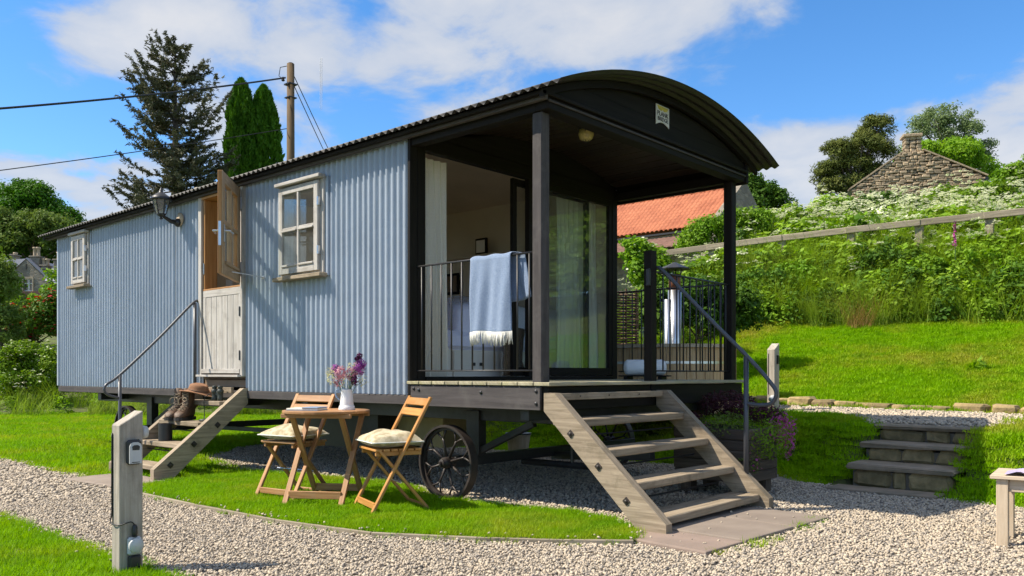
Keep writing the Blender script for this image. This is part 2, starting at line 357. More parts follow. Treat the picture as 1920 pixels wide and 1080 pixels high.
class MB:
    """collects faces with UVs; build() links them as one mesh object"""
    def __init__(s): s.v = []; s.f = []; s.uv = []
    def face(s, idx, uvs): s.f.append(idx); s.uv.extend(uvs)
    def box(s, x0, x1, y0, y1, z0, z1, ch=.003, Mx=None, taper=None):
        lo = V(x0, y0, z0); hi = V(x1, y1, z1); d = hi - lo; ch = min(ch, d.min() * .45)
        ax = int(np.argmax(d)); b0 = len(s.v); off = V(random.random() * 9, random.random() * 9)
        pts = []
        for cx in (0, 1):
            for cy in (0, 1):
                for cz in (0, 1):
                    c = V(hi[0] if cx else lo[0], hi[1] if cy else lo[1], hi[2] if cz else lo[2]); sg = V(1 - 2*cx, 1 - 2*cy, 1 - 2*cz)
                    for k in range(3):            # vertex lying on the face with normal axis k
                        p = c + sg * ch; p[k] = c[k]; pts.append(p)
        def ix(cx, cy, cz, k): return b0 + (cx*4 + cy*2 + cz)*3 + k
        P = np.array(pts)
        o1, o2 = [i for i in range(3) if i != ax]
        def uvof(p, n): # u along the board, v across
            return (p[ax] + off[0], (p[o1] if n != o1 else 0) + (p[o2] if n != o2 else 0) + off[1] + .37*n)
        Q = P if taper is None else taper(P)
        if Mx is not None: Q = Q @ Mx[:3, :3].T + Mx[:3, 3]
        s.v.extend(Q)
        def add(ids, n): s.face(ids, [uvof(P[i - b0], n) for i in ids])
        for a in (0, 1):
            q = [ix(a, 0, 0, 0), ix(a, 1, 0, 0), ix(a, 1, 1, 0), ix(a, 0, 1, 0)]; add(q if a else q[::-1], 0)
            q = [ix(0, a, 0, 1), ix(0, a, 1, 1), ix(1, a, 1, 1), ix(1, a, 0, 1)]; add(q if a else q[::-1], 1)
            q = [ix(0, 0, a, 2), ix(1, 0, a, 2), ix(1, 1, a, 2), ix(0, 1, a, 2)]; add(q if a else q[::-1], 2)
        for a in (0, 1):
            for b in (0, 1):
                q = [ix(0, a, b, 1), ix(1, a, b, 1), ix(1, a, b, 2), ix(0, a, b, 2)]; add(q if a != b else q[::-1], 1)
                q = [ix(a, 0, b, 0), ix(a, 0, b, 2), ix(a, 1, b, 2), ix(a, 1, b, 0)]; add(q if a != b else q[::-1], 0)
                q = [ix(a, b, 0, 0), ix(a, b, 1, 0), ix(a, b, 1, 1), ix(a, b, 0, 1)]; add(q if a != b else q[::-1], 0)
        for cx in (0, 1):
            for cy in (0, 1):
                for cz in (0, 1):
                    q = [ix(cx, cy, cz, 0), ix(cx, cy, cz, 1), ix(cx, cy, cz, 2)]
                    add(q if (cx + cy + cz) % 2 else q[::-1], 0)
        return s
    def beam(s, p0, p1, w, h, up=(0, 0, 1), ch=.003, ext=0):
        """board from p0 to p1; w across, h along 'up'"""
        p0 = V(*p0); p1 = V(*p1); d = nrm(p1 - p0); Ln = np.linalg.norm(p1 - p0)
        sd = np.cross(up, d); sd = nrm(sd if np.linalg.norm(sd) > 1e-5 else np.cross((1, 0, 0), d)); u = np.cross(d, sd)
        Mx = np.eye(4); Mx[:3, 0] = d; Mx[:3, 1] = sd; Mx[:3, 2] = u; Mx[:3, 3] = p0
        return s.box(-ext, Ln + ext, -w/2, w/2, -h/2, h/2, ch, Mx)
    def tube(s, pts, r, n=8, cap=True, closed=False):
        pts = [V(*p) for p in pts]; m = len(pts); rs = r if hasattr(r, '__len__') else [r]*m
        b0 = len(s.v); ref = None; Ls = 0
        for i, p in enumerate(pts):
            if closed: d = nrm(pts[(i+1) % m] - pts[i-1])
            else: d = nrm(pts[min(i+1, m-1)] - pts[max(i-1, 0)])
            if ref is None:
                ref = np.cross(d, (0, 0, 1));
                if np.linalg.norm(ref) < .1: ref = np.cross(d, (1, 0, 0))
            ref = nrm(ref - d * (ref @ d)); bn = np.cross(d, ref)
            for k in range(n):
                a = 2*math.pi*k/n; s.v.append(p + rs[i]*(math.cos(a)*ref + math.sin(a)*bn))
        for i in range(m if closed else m-1):
            j = (i+1) % m; l = np.linalg.norm(pts[j] - pts[i])
            for k in range(n):
                k2 = (k+1) % n
                s.face([b0+i*n+k, b0+i*n+k2, b0+j*n+k2, b0+j*n+k], [(Ls, k/n*.3), (Ls, (k+1)/n*.3), (Ls+l, (k+1)/n*.3), (Ls+l, k/n*.3)])
            Ls += l
        if cap and not closed:
            s.face([b0+k for k in range(n)][::-1], [(0, 0)]*n); s.face([b0+(m-1)*n+k for k in range(n)], [(0, 0)]*n)
        return s
    def lathe(s, prof, n=16, c=(0, 0, 0), Mx=None, cap=True):
        b0 = len(s.v); c = V(*c)
        for r, z in prof:
            for k in range(n):
                a = 2*math.pi*k/n; p = V(r*math.cos(a), r*math.sin(a), z)
                if Mx is not None: p = Mx[:3, :3] @ p + Mx[:3, 3]
                s.v.append(p + c)
        for i in range(len(prof)-1):
            for k in range(n):
                k2 = (k+1) % n
                s.face([b0+i*n+k, b0+i*n+k2, b0+(i+1)*n+k2, b0+(i+1)*n+k], [(prof[i][1], k/n), (prof[i][1], (k+1)/n), (prof[i+1][1], (k+1)/n), (prof[i+1][1], k/n)])
        if cap:
            s.face([b0+k for k in range(n)][::-1], [(0, 0)]*n); m = len(prof)-1
            s.face([b0+m*n+k for k in range(n)], [(0, 0)]*n)
        return s
    def prism(s, poly, Mx=None, h0=0, h1=1):
        """polygon in local xy extruded along local z"""
        n = len(poly); b0 = len(s.v)
        for h in (h0, h1):
            for x, y in poly:
                p = V(x, y, h); s.v.append(Mx[:3, :3] @ p + Mx[:3, 3] if Mx is not None else p)
        s.face([b0+i for i in range(n)][::-1], [poly[i] for i in range(n)][::-1])
        s.face([b0+n+i for i in range(n)], [poly[i] for i in range(n)])
        for i in range(n):
            j = (i+1) % n; l = math.dist(poly[i], poly[j])
            s.face([b0+i, b0+j, b0+n+j, b0+n+i], [(0, 0), (l, 0), (l, h1-h0), (0, h1-h0)])
        return s
    def grid(s, P):
        """P: array (a,b,3)"""
        a, b = P.shape[:2]; b0 = len(s.v); s.v.extend(P.reshape(-1, 3))
        for i in range(a-1):
            for j in range(b-1):
                s.face([b0+i*b+j, b0+i*b+j+1, b0+(i+1)*b+j+1, b0+(i+1)*b+j], [(i*.05, j*.05), (i*.05, j*.05+.05), (i*.05+.05, j*.05+.05), (i*.05+.05, j*.05)])
        return s
    def build(s, name, mat, parent=None, smooth=False, **k):
        return mesh_obj(name, s.v, s.f, mat, parent, s.uv, smooth, **k)
def frame(o, x, y, z=None):
    """4x4 from origin and axes"""
    x = nrm(x); y = nrm(y); z = np.cross(x, y) if z is None else z
    M = np.eye(4); M[:3, 0] = x; M[:3, 1] = y; M[:3, 2] = z; M[:3, 3] = o; return M
def autosmooth(o, ang=35):
    me = o.data; me.polygons.foreach_set('use_smooth', np.ones(len(me.polygons), bool))
    try: me.set_sharp_from_angle(angle=R(ang))
    except Exception: pass
    return o
def inpoly(P, poly):
    x, y = P[:, 0], P[:, 1]; r = np.zeros(len(P), bool); n = len(poly)
    for i in range(n):
        x1, y1 = poly[i]; x2, y2 = poly[(i+1) % n]
        c = ((y1 > y) != (y2 > y)) & (x < (x2-x1)*(y-y1)/((y2-y1) if y2 != y1 else 1e-9) + x1); r ^= c
    return r
def sm(a, b, x):
    t = np.clip((np.asarray(x, float)-a)/(b-a), 0, 1); return t*t*(3-2*t)

SRC = 0
def sources(objs_meshes, tag):
    """loose shapes used only as instances of one uncountable mass"""
    global SRC
    c = bpy.data.collections.new('shapes_' + tag)
    for i, me in enumerate(objs_meshes):
        o = bpy.data.objects.new('%s_shape_%03d' % (tag, i), me); c.objects.link(o)
    return c
def scatter(name, P, rot, scl, idx, coll, label, cat, parent=None):
    me = bpy.data.meshes.new(name); me.vertices.add(len(P)); me.vertices.foreach_set('co', np.asarray(P, np.float32).ravel())
    a = me.attributes.new('rot', 'FLOAT_VECTOR', 'POINT'); a.data.foreach_set('vector', np.asarray(rot, np.float32).ravel())
    a = me.attributes.new('scl', 'FLOAT', 'POINT'); a.data.foreach_set('value', np.asarray(scl, np.float32))
    a = me.attributes.new('idx', 'INT', 'POINT'); a.data.foreach_set('value', np.asarray(idx, np.int32))
    o = bpy.data.objects.new(name, me); link(o, parent, label, cat if parent is None else None, None, 'stuff')
    g = bpy.data.node_groups.new(name + '_nodes', 'GeometryNodeTree')
    g.interface.new_socket('Geometry', in_out='INPUT', socket_type='NodeSocketGeometry'); g.interface.new_socket('Geometry', in_out='OUTPUT', socket_type='NodeSocketGeometry')
    gi = g.nodes.new('NodeGroupInput'); go = g.nodes.new('NodeGroupOutput')
    ip = g.nodes.new('GeometryNodeInstanceOnPoints'); ci = g.nodes.new('GeometryNodeCollectionInfo')
    ci.inputs['Collection'].default_value = coll; ci.inputs['Separate Children'].default_value = True; ci.inputs['Reset Children'].default_value = True
    ip.inputs['Pick Instance'].default_value = True
    def na(nm, ty):
        n = g.nodes.new('GeometryNodeInputNamedAttribute'); n.data_type = ty; n.inputs[0].default_value = nm; return n.outputs[0]
    g.links.new(gi.outputs[0], ip.inputs['Points']); g.links.new(ci.outputs[0], ip.inputs['Instance'])
    g.links.new(na('idx', 'INT'), ip.inputs['Instance Index'])
    er = g.nodes.new('FunctionNodeEulerToRotation'); g.links.new(na('rot', 'FLOAT_VECTOR'), er.inputs[0]); g.links.new(er.outputs[0], ip.inputs['Rotation'])
    g.links.new(na('scl', 'FLOAT'), ip.inputs['Scale']); g.links.new(ip.outputs[0], go.inputs[0])
    md = o.modifiers.new('scatter', 'NODES'); md.node_group = g
    return o
def quads(C, A, B):
    """one quad per row: centre +-A +-B as a rhombus-like leaf (tip, side, tip, side)"""
    n = len(C); v = np.empty((n, 4, 3)); v[:, 0] = C - A; v[:, 1] = C + B; v[:, 2] = C + A; v[:, 3] = C - B
    return v.reshape(-1, 3), np.arange(4*n).reshape(n, 4)
def rdir(n):
    a = rng.normal(size=(n, 3)); return a/np.linalg.norm(a, axis=1)[:, None]
def leaves(C, nrmls, size, asp=.55, jit=.35):
    """leaf quads at C facing nrmls"""
    n = len(C); t = np.cross(nrmls, rdir(n)); t /= np.linalg.norm(t, axis=1)[:, None] + 1e-9
    b = np.cross(nrmls, t); s = size*(1 + jit*rng.uniform(-1, 1, n))[:, None]
    return quads(C, t*s*.5, b*s*.5*asp)
def join(parts):
    vs, fs, o = [], [], 0
    for v, f in parts: vs.append(v); fs.append(f + o); o += len(v)
    return np.concatenate(vs), np.concatenate(fs)
def blades(n, h0, h1, rad, wid, bend, seg=2, spread=.4):
    """grass blades as tapered strips of quads"""
    vs = np.zeros((n, (seg+1)*2, 3)); a = rng.uniform(0, 2*np.pi, n); r = rad*np.sqrt(rng.uniform(0, 1, n)); b = np.stack([np.cos(a)*r, np.sin(a)*r], 1)
    h = rng.uniform(h0, h1, n); la = rng.uniform(0, 2*np.pi, n); ld = np.stack([np.cos(la), np.sin(la)], 1); sd = np.stack([-ld[:, 1], ld[:, 0]], 1)
    bd = bend*rng.uniform(.2, 1, n)
    for i in range(seg+1):
        t = i/seg; off = ld*(h*(bd*t*t + spread*t*rng.uniform(.3, 1)))[:, None]; w = wid*(1 - t*.92)
        z = h*(t - bd*.45*t*t)
        for k, sgn in enumerate((-1, 1)):
            vs[:, i*2+k, :2] = b + off + sd*sgn*w/2; vs[:, i*2+k, 2] = z
    f = []
    for i in range(seg): f.append(np.stack([np.arange(n)*(seg+1)*2 + q for q in (i*2, i*2+1, i*2+3, i*2+2)], 1))
    return vs.reshape(-1, 3), np.concatenate(f)

# ------------------------------------------------------------------ terrain
CAMP = V(3.612, -4.415); FW = V(-.6663, .7455); RT = V(.7455, .6663)
def depth(x, y): return (x - CAMP[0])*FW[0] + (y - CAMP[1])*FW[1]
def at(px, D, z=None, py=None):
    """a place on the view line through column px of the photograph at depth D metres: used to survey positions"""
    d = CAMP + D*(FW + RT*(px - 960)/1555.)
    return V(d[0], d[1], z if z is not None else (1 - (py - 700)/1555.*D))
def hgt(x, y):
    x = np.asarray(x, float); y = np.asarray(y, float)
    st = np.interp(x, [-3, -1.3, .3, .85, 1.8, 3], [4.0, 3.5, 3.38, 2.95, 2.75, 2.7])
    u = y - .26*x*sm(5.5, 9, y)
    p = np.interp(np.clip((y-st)/.95, 0, 1), [0, .25, .75, 1], [0, .09, .42, .5])
    p = p + np.interp(u, [4.0, 5.6, 10.4, 12.6, 16, 30, 60, 300], [0, .08, 1.3, 2.4, 3.3, 5.0, 8.5, 14])
    p = p*sm(-10, -4.2, x - .25*np.maximum(y-8, 0)*0)
    d = depth(x, y)
    q = np.interp(d, [19.5, 24, 40, 60, 300], [0, .7, 3, 5.5, 14])
    cut = sm(.88, .97, x)*(1-sm(1.78, 1.87, x))*(1-sm(3.95, 4.1, y))        # the steps are dug into the slope
    p = np.minimum(p, p*(1-cut) + cut*np.clip((y-3.05)*.42 - .10, -.02, .36))
    return np.maximum(p, q)
def ground():
    g = np.sinh(np.linspace(-1, 1, 401)*6.0); g = g/g.max()*420
    X, Y = np.meshgrid(g + 0.2, g + 2.0, indexing='ij'); Z = hgt(X, Y) - .0
    P = np.stack([X, Y, Z], 2); n = len(g); idx = np.arange(n*n).reshape(n, n)
    f = np.stack([idx[:-1, :-1].ravel(), idx[1:, :-1].ravel(), idx[1:, 1:].ravel(), idx[:-1, 1:].ravel()], 1)
    mesh_obj('ground', P.reshape(-1, 3), f, 'soil', smooth=True, kind='structure')
ground()
ISLAND = [(-3.55, -1.30), (-3.1, -1.40), (-2.2, -1.40), (-1.2, -1.36), (-.38, -1.22), (.2, -.90), (.62, -.62), (.93, -.36), (.86, -.14), (.60, .05), (.17, .20), (-.25, .12), (-.66, .0), (-1.2, .02), (-1.7, .28), (-2.3, .30), (-3.16, .12), (-3.88, -.06)]
# a border all round: every place in front of the hut that is not lawn is gravel
PATH = [(-30, -4.9), (-12, -1.3), (-7.5, -1.13), (-4.6, -1.2), (-3.55, -1.30), (-3.1, -1.40), (-2.2, -1.40), (-1.2, -1.36), (-.38, -1.22), (.2, -.90), (.62, -.62), (.93, -.36), (.86, -.14), (.60, .05), (.17, .20), (-.25, .12), (-.66, .0), (-1.2, .02), (-1.7, .28), (-2.3, .30), (-3.16, .12), (-3.88, -.06), (-4.6, .1), (-5.5, .35), (-6.6, 1.5), (-6.7, 3.0), (-3.2, 3.55), (-1.3, 3.45), (.25, 3.35), (.85, 2.92), (1.83, 2.73), (2.35, 2.69), (6, 2.6), (9, 1), (9, -9), (1.5, -9), (.1, -2.55), (-.43, -2.50), (-1.2, -2.5), (-2.9, -2.48), (-5, -3.0), (-12, -5.2), (-30, -12)]
def sheet(name, poly, z, mat, kind='structure'):
    return mesh_obj(name, [(x, y, z) for x, y in poly], [list(range(len(poly)))], mat, kind=kind)
sheet('gravel_path', PATH[::-1], .006, 'gravel_bed')
# the lawn island in front of the hut, a finger's width above the gravel
isl = MB(); isl.prism(ISLAND, None, .0, .028); isl.build('lawn_island', 'soil', kind='structure')
def strip_path():
    """upper gravel path between the top of the stone steps and the row of edging stones"""
    xs = np.linspace(-4.2, 1.95, 50); rows = []
    for t in np.linspace(0, 1, 9):
        y = (3.86 + t*(5.55 - 3.86)); lo = np.interp(xs, [-4.2, .3, .85, 1.85, 2.3, 4], [5.0, 4.75, 3.9, 3.9, 4.9, 4.95]); yy = lo + t*(5.52 - .10*xs - lo)
        rows.append(np.stack([xs, yy, hgt(xs, yy) + .012], 1))
    P = np.stack(rows, 0); m = MB(); m.grid(P); m.build('upper_gravel_path', 'gravel_bed', kind='structure', smooth=True)
strip_path()

# ------------------------------------------------------------------ gravel stones
def pebble(seed):
    r = np.random.default_rng(seed); g = (1+5**.5)/2
    v = np.array([(-1, g, 0), (1, g, 0), (-1, -g, 0), (1, -g, 0), (0, -1, g), (0, 1, g), (0, -1, -g), (0, 1, -g), (g, 0, -1), (g, 0, 1), (-g, 0, -1), (-g, 0, 1)], float)/1.9
    f = np.array([(0, 11, 5), (0, 5, 1), (0, 1, 7), (0, 7, 10), (0, 10, 11), (1, 5, 9), (5, 11, 4), (11, 10, 2), (10, 7, 6), (7, 1, 8), (3, 9, 4), (3, 4, 2), (3, 2, 6), (3, 6, 8), (3, 8, 9), (4, 9, 5), (2, 4, 11), (6, 2, 10), (8, 6, 7), (9, 8, 1)])
    v = v*r.uniform(.72, 1.22, (12, 1))*np.array([r.uniform(.9, 1.35), r.uniform(.75, 1.05), r.uniform(.5, .8)])
    return mesh_obj('stone', v, f, 'pebble' if seed % 4 else 'pebble_dark', mesh_only=True)
peb = sources([pebble(i) for i in range(12)], 'stone')
SLAB_R = [(.62, -.34), (1.40, -.36), (1.47, 1.24), (.66, 1.26)]
SLAB_L = [(-4.62, -1.45), (-3.5, -1.36), (-3.55, -.80), (-4.75, -.85)]
SLAB_B = [(.86, 2.62), (1.78, 2.60), (1.78, 2.9), (.86, 2.94)]
def fill(n, x0, x1, y0, y1): return np.stack([rng.uniform(x0, x1, n), rng.uniform(y0, y1, n)], 1)
def stones():
    Ps, Ss = [], []
    for (x0, x1, y0, y1, den, s0, s1) in [(-3.4, 4.2, -3.2, .3, 3700, .0048, .0112), (.2, 4.2, .3, 2.95, 3100, .0052, .0118), (-6.9, .2, -.1, 3.6, 1300, .009, .0155), (-9.5, -3.4, -3.2, -.9, 900, .010, .019), (-16, -9.5, -5, -.5, 260, .02, .03)]:
        P = fill(int(den*(x1-x0)*(y1-y0)), x0, x1, y0, y1)
        k = inpoly(P, PATH)
        for s in (SLAB_R, SLAB_L, SLAB_B): k &= ~inpoly(P, s)
        d = depth(P[:, 0], P[:, 1]); lat = np.abs((P[:, 0]-CAMP[0])*RT[0] + (P[:, 1]-CAMP[1])*RT[1]); k &= (d > 2.2) & (lat < .68*d + .6)
        P = P[k]; Ps.append(np.c_[P, np.full(len(P), .010) + rng.uniform(0, .008, len(P))]); Ss.append(rng.uniform(s0, s1, len(P)))
    P = fill(8500, -3.5, 2.05, 3.9, 5.6); lo = np.interp(P[:, 0], [-4.2, .3, .85, 1.85, 2.3, 4], [5.0, 4.75, 3.95, 3.95, 4.9, 4.95]); P = P[(P[:, 1] > lo) & (P[:, 1] < 5.50 - .10*P[:, 0])]
    Ps.append(np.c_[P, hgt(P[:, 0], P[:, 1]) + .02]); Ss.append(rng.uniform(.012, .02, len(P)))
    # a few stones strayed on to slabs and grass edges
    P = fill(22, .7, 1.4, -.3, 1.2); Ps.append(np.c_[P, np.full(len(P), .034)]); Ss.append(rng.uniform(.004, .009, len(P)))
    # stones kicked over the edges into the grass
    for (x0, y0), (x1, y1) in list(zip(ISLAND[:-1], ISLAND[1:])) + [((-2.9, -2.48), (-.43, -2.50)), ((-7.5, -1.13), (-4.6, -1.2)), ((.25, 3.35), (.85, 2.92)), ((1.83, 2.73), (3.2, 2.66))]:
        q = int(26*math.hypot(x1-x0, y1-y0)); t = rng.uniform(0, 1, q); P = np.stack([x0+(x1-x0)*t, y0+(y1-y0)*t], 1) + rng.normal(0, .05, (q, 2))
        Ps.append(np.c_[P, np.where(inpoly(P, ISLAND), .045, .022) + np.maximum(hgt(P[:, 0], P[:, 1]), 0)]); Ss.append(rng.uniform(.006, .013, q))
    P = np.concatenate(Ps); s = np.concatenate(Ss); n = len(P)
    rot = np.stack([rng.normal(0, .5, n), rng.normal(0, .5, n), rng.uniform(0, 6.28, n)], 1)
    scatter('gravel', P, rot, s, rng.integers(0, 12, n), peb, 'pale cream and grey gravel on the path and under the hut', 'gravel')
    return n
print('stones', stones())

# ------------------------------------------------------------------ lawns
def lawn_src(mat, tag, h0, h1, rad, n, wid):
    return sources([mesh_obj('blades', *blades(n, h0, h1, rad, wid, .5, 1, .5), mat, mesh_only=True) for _ in range(5)], tag)
near_src = lawn_src('lawn_blade', 'short_blade', .018, .045, .07, 70, .0045)
mid_src = lawn_src('lawn_blade', 'mid_blade', .025, .055, .14, 110, .008)
slope_src = lawn_src('slope_blade', 'slope_blade', .018, .045, .14, 130, .008)
def lawn(name, P, z, src, s0, s1, label):
    n = len(P); zz = z if z is not None else hgt(P[:, 0], P[:, 1]) - .004
    rot = np.stack([rng.normal(0, .12, n), rng.normal(0, .12, n), rng.uniform(0, 6.28, n)], 1)
    scatter(name, np.c_[P, np.broadcast_to(zz, (n,))], rot, rng.uniform(s0, s1, n), rng.integers(0, 5, n), src, label, 'grass')
P = fill(9000, -4, 1.1, -1.5, .4); P = P[inpoly(P, [(x*.985 - .02, y*.97) for x, y in ISLAND])]; lawn('lawn_grass', P, .027, near_src, .7, 1.15, 'short bright green grass of the lawn island under the table and chairs')
P = fill(9000, -6, 1.2, -5.5, -2.45); P = P[~inpoly(P, PATH) & (P[:, 1] < -2.5)]; lawn('corner_grass', P, .004, near_src, .8, 1.2, 'short green grass in the corner below the gravel path')
def edge_tufts():
    Ps = []
    for (x0, y0), (x1, y1) in list(zip(ISLAND, ISLAND[1:] + ISLAND[:1])) + [((-2.9, -2.48), (-.43, -2.50)), ((-7.5, -1.13), (-4.6, -1.2)), ((-4.7, -.88), (-3.56, -.84)), ((1.42, -.3), (1.48, 1.2)), ((.25, 3.35), (.85, 2.92)), ((1.83, 2.73), (3.2, 2.66))]:
        q = max(2, int(14*math.hypot(x1-x0, y1-y0))); t = rng.uniform(0, 1, q); Ps.append(np.stack([x0+(x1-x0)*t, y0+(y1-y0)*t], 1) + rng.normal(0, .028, (q, 2)))
    P = np.concatenate(Ps); k = rng.uniform(0, 1, len(P)) < .62; P = P[k]
    lawn('edge_tufts', P, .004, near_src, .45, 1.35, 'stray grass tufts along the gravel edges')
edge_tufts()
def leftlawn():
    P = fill(60000, -26, -3.0, -2.5, 16)
    d = depth(P[:, 0], P[:, 1]); k = ~inpoly(P, PATH) & ~inpoly(P, SLAB_L) & (d < 19.8) & (P[:, 1] > -1.5)
    lat = (P[:, 0]-CAMP[0])*RT[0] + (P[:, 1]-CAMP[1])*RT[1]; k &= (lat > -.66*d - .5)
    k &= rng.uniform(0, 1, len(P)) < np.clip(11/d, .3, 1); P = P[k]
    lawn('lawn_behind_path', P, None, mid_src, .8, 1.4, 'mown green lawn left of and under the hut')
leftlawn()
def rightlawn():
    P = fill(52000, -7, 9, 2.6, 12.5); x, y = P.T; u = y - .26*x*sm(5.5, 9, y)
    lo = np.interp(x, [-4.2, .3, .85, 1.85, 2.3, 4], [5.0, 4.75, 3.9, 3.9, 4.9, 4.95])
    onpath = (x > -4) & (x < 1.98) & (y > lo) & (y < 5.55 - .10*x); steps = (x > .86) & (x < 1.86) & (y > 2.6) & (y < 4.2)
    k = ~inpoly(P, PATH) & ~onpath & ~steps & (u < 10.7) & (x > -4 - 0*y); P = P[k]
    lawn('slope_grass', P, None, slope_src, .8, 1.35, 'mown grass of the slope right of the hut')
rightlawn()
# ------------------------------------------------------------------ the hut
hut = empty('shepherd_hut', (0, 0, 0), 0, 'long blue corrugated hut on iron wheels with black barrel roof and corner porch', 'hut')
RC, RZ, YC = 4.21, 3.265 - 4.21, 1.555
def arch(y): return RZ + np.sqrt(RC**2 - (np.asarray(y, float) - YC)**2)
XZ = lambda y: frame(V(0, y, 0), (1, 0, 0), (0, 0, 1))          # local xy -> world xz, extruded towards -y
YZ = lambda x: frame(V(x, 0, 0), (0, 1, 0), (0, 0, 1))          # local xy -> world yz, extruded towards +x
def part(name, mat, parent=hut, smooth=False, **k):
    return lambda m: m.build(name, mat, parent, smooth, **k)
def bx(name, mat, x0, x1, y0, y1, z0, z1, parent=hut, ch=.004):
    m = MB(); m.box(x0, x1, y0, y1, z0, z1, ch); return m.build(name, mat, parent)
# corrugated cladding, sheet by sheet
PIT = .076
def tin(x0, x1, z0, z1, y=0.0, parent=hut, amp=.0145):
    n = max(6, int((x1-x0)/PIT*10)); xs = np.linspace(x0, x1, n); ys = y + amp*np.cos(2*np.pi*xs/PIT); zs = np.linspace(z0, z1, 3)
    P = np.stack([np.stack([xs, ys, np.full(n, z)], 1) for z in zs], 1)
    m = MB(); m.grid(P); return m.build('corrugated_sheet', 'tin_blue', parent, True)
edges = [-8.80, -8.22]
lap = .012
def run(x0, x1, z0, z1, w=.62):
    k = max(1, round((x1-x0)/w)); e = np.linspace(x0, x1, k+1)
    for i in range(k): tin(e[i], e[i+1] + (lap if i < k-1 else 0), z0, z1, 0.0 - .0045*(i % 2))
ZB, ZT = .828, 2.905
run(-8.80, -8.20, ZB, ZT); run(-8.20, -7.71, ZB, 2.16); run(-7.71, -4.79, ZB, ZT)
run(-3.90, -3.22, ZB, ZT); run(-3.22, -2.56, ZB, 1.88); run(-3.22, -2.56, 2.745, ZT); run(-2.56, -1.43, ZB, ZT)
m = MB()                                                     # fixing screws along the foot of the sheets
bolt = MB(); bolt.lathe([(.009, 0), (.009, .004), (.004, .007)], 6, Mx=frame(V(0, 0, 0), (1, 0, 0), (0, 0, 1)) @ np.diag([1, 1, 1, 1]))
bme = None
for x in list(np.arange(-3.85, -1.5, PIT*3)) + list(np.arange(-8.7, -4.9, PIT*5)):
    if bme is None: b = bolt.build('cladding_screw', 'iron', hut); bme = b.data
    else: b = link(bpy.data.objects.new('cladding_screw', bme), hut)
    b.location = (round(x/PIT)*PIT + PIT/2, -.004, .925)
# end wall far left and back wall (plain corrugated, hardly seen)
m = MB(); ys = np.linspace(0, 2.9, 380); P = np.stack([np.stack([-8.80 + .0095*np.cos(2*np.pi*ys/PIT), ys, np.full(380, z)], 1) for z in (ZB, 2.95)], 1); m.grid(P); m.build('end_cladding', 'tin_blue', hut, True)
bx('back_cladding', 'tin_blue', -8.79, -1.43, 2.86, 2.90, ZB, 2.95)
m = MB(); pts = [(y, float(arch(y)) - .03) for y in np.linspace(0.0, 2.9, 20)]; m.prism([(0.0, 2.90)] + pts + [(2.9, 2.90)], YZ(-8.80), 0, .03); m.build('rear_gable', 'black_timber', hut)
bx('corner_trim', 'tin_blue', -8.822, -8.775, -.022, .02, ZB, 2.90)
bx('corner_trim', 'black_timber', -1.432, -1.40, -.028, .05, .82, 2.90)
# inner lining, floor, partition, ceiling
def lin(x0, x1, z0, z1): bx('wall_lining', 'cream_wall', x0, x1, .03, .08, z0, z1, ch=.001)
lin(-8.76, -8.20, .93, 2.92); lin(-8.20, -7.71, .93, 2.15); lin(-8.2, -7.71, 2.85, 2.92); lin(-7.71, -4.79, .93, 2.92); lin(-3.90, -3.21, .93, 2.92); lin(-3.21, -2.57, .93, 1.88); lin(-3.21, -2.57, 2.75, 2.92); lin(-2.57, -1.47, .93, 2.92); lin(-4.79, -3.9, 2.87, 2.92)
bx('back_lining', 'cream_wall', -8.76, -1.47, 2.80, 2.85, .93, 3.00, ch=.001)
bx('end_lining', 'cream_wall', -8.77, -8.72, .08, 2.80, .93, 2.92, ch=.001)
bx('hut_floor', 'floor_dark', -8.76, -1.44, .03, 2.85, .86, .93, ch=.001)
bx('partition_wall', 'cream_wall', -5.12, -5.05, .08, 2.80, .93, 3.05, ch=.001)
m = MB(); P = np.stack([np.stack([np.full(16, x), np.linspace(.03, 2.87, 16), arch(np.linspace(.03, 2.87, 16)) - .09], 1) for x in (-8.76, -1.47)], 0); m.grid(P); m.build('inner_ceiling', 'ceiling_cream', hut, True)
# roof
m = MB(); RP = .083; xs = np.arange(-9.12, .250, RP/8); ys = np.linspace(-.168, 3.165, 30); ny = np.stack([(ys-YC)/RC, (arch(ys)-RZ)/RC], 1)
wav = .0125*np.cos(2*np.pi*xs/RP)
P = np.zeros((len(xs), len(ys), 3)); P[:, :, 0] = xs[:, None]; P[:, :, 1] = ys[None] + wav[:, None]*ny[None, :, 0]; P[:, :, 2] = (arch(ys)+.018)[None] + wav[:, None]*ny[None, :, 1]
m.grid(P); b0 = m.build('corrugated_roof', 'roof_black', hut, True)
md = b0.modifiers.new('gauge', 'SOLIDIFY'); md.thickness = .003; md.offset = -1
m = MB(); zf = float(arch(-.06))
bx('fascia', 'grey_timber', -9.06, .03, -.075, -.035, 2.866, 2.936)
bx('eave_batten', 'black_timber', -9.08, .05, -.118, -.0765, 2.886, 2.914)
bx('soffit', 'black_timber', -9.0, -.02, -.034, .03, 2.90, 2.93)
bx('rear_fascia', 'black_timber', -9.06, .03, 2.935, 2.975, 2.80, 3.012)
m = MB()                                                     # roof closing ribs over the wall top
for x in (-9.05, .02):
    pts = [(y, float(arch(y)) - .002) for y in np.linspace(-.12, 3.12, 30)]; low = [(y, z - .05) for y, z in pts[::-1]]
    mm = MB(); mm.prism(pts[::-1] + low[::-1], YZ(x), 0, .03); mm.build('roof_rib', 'black_timber', hut)
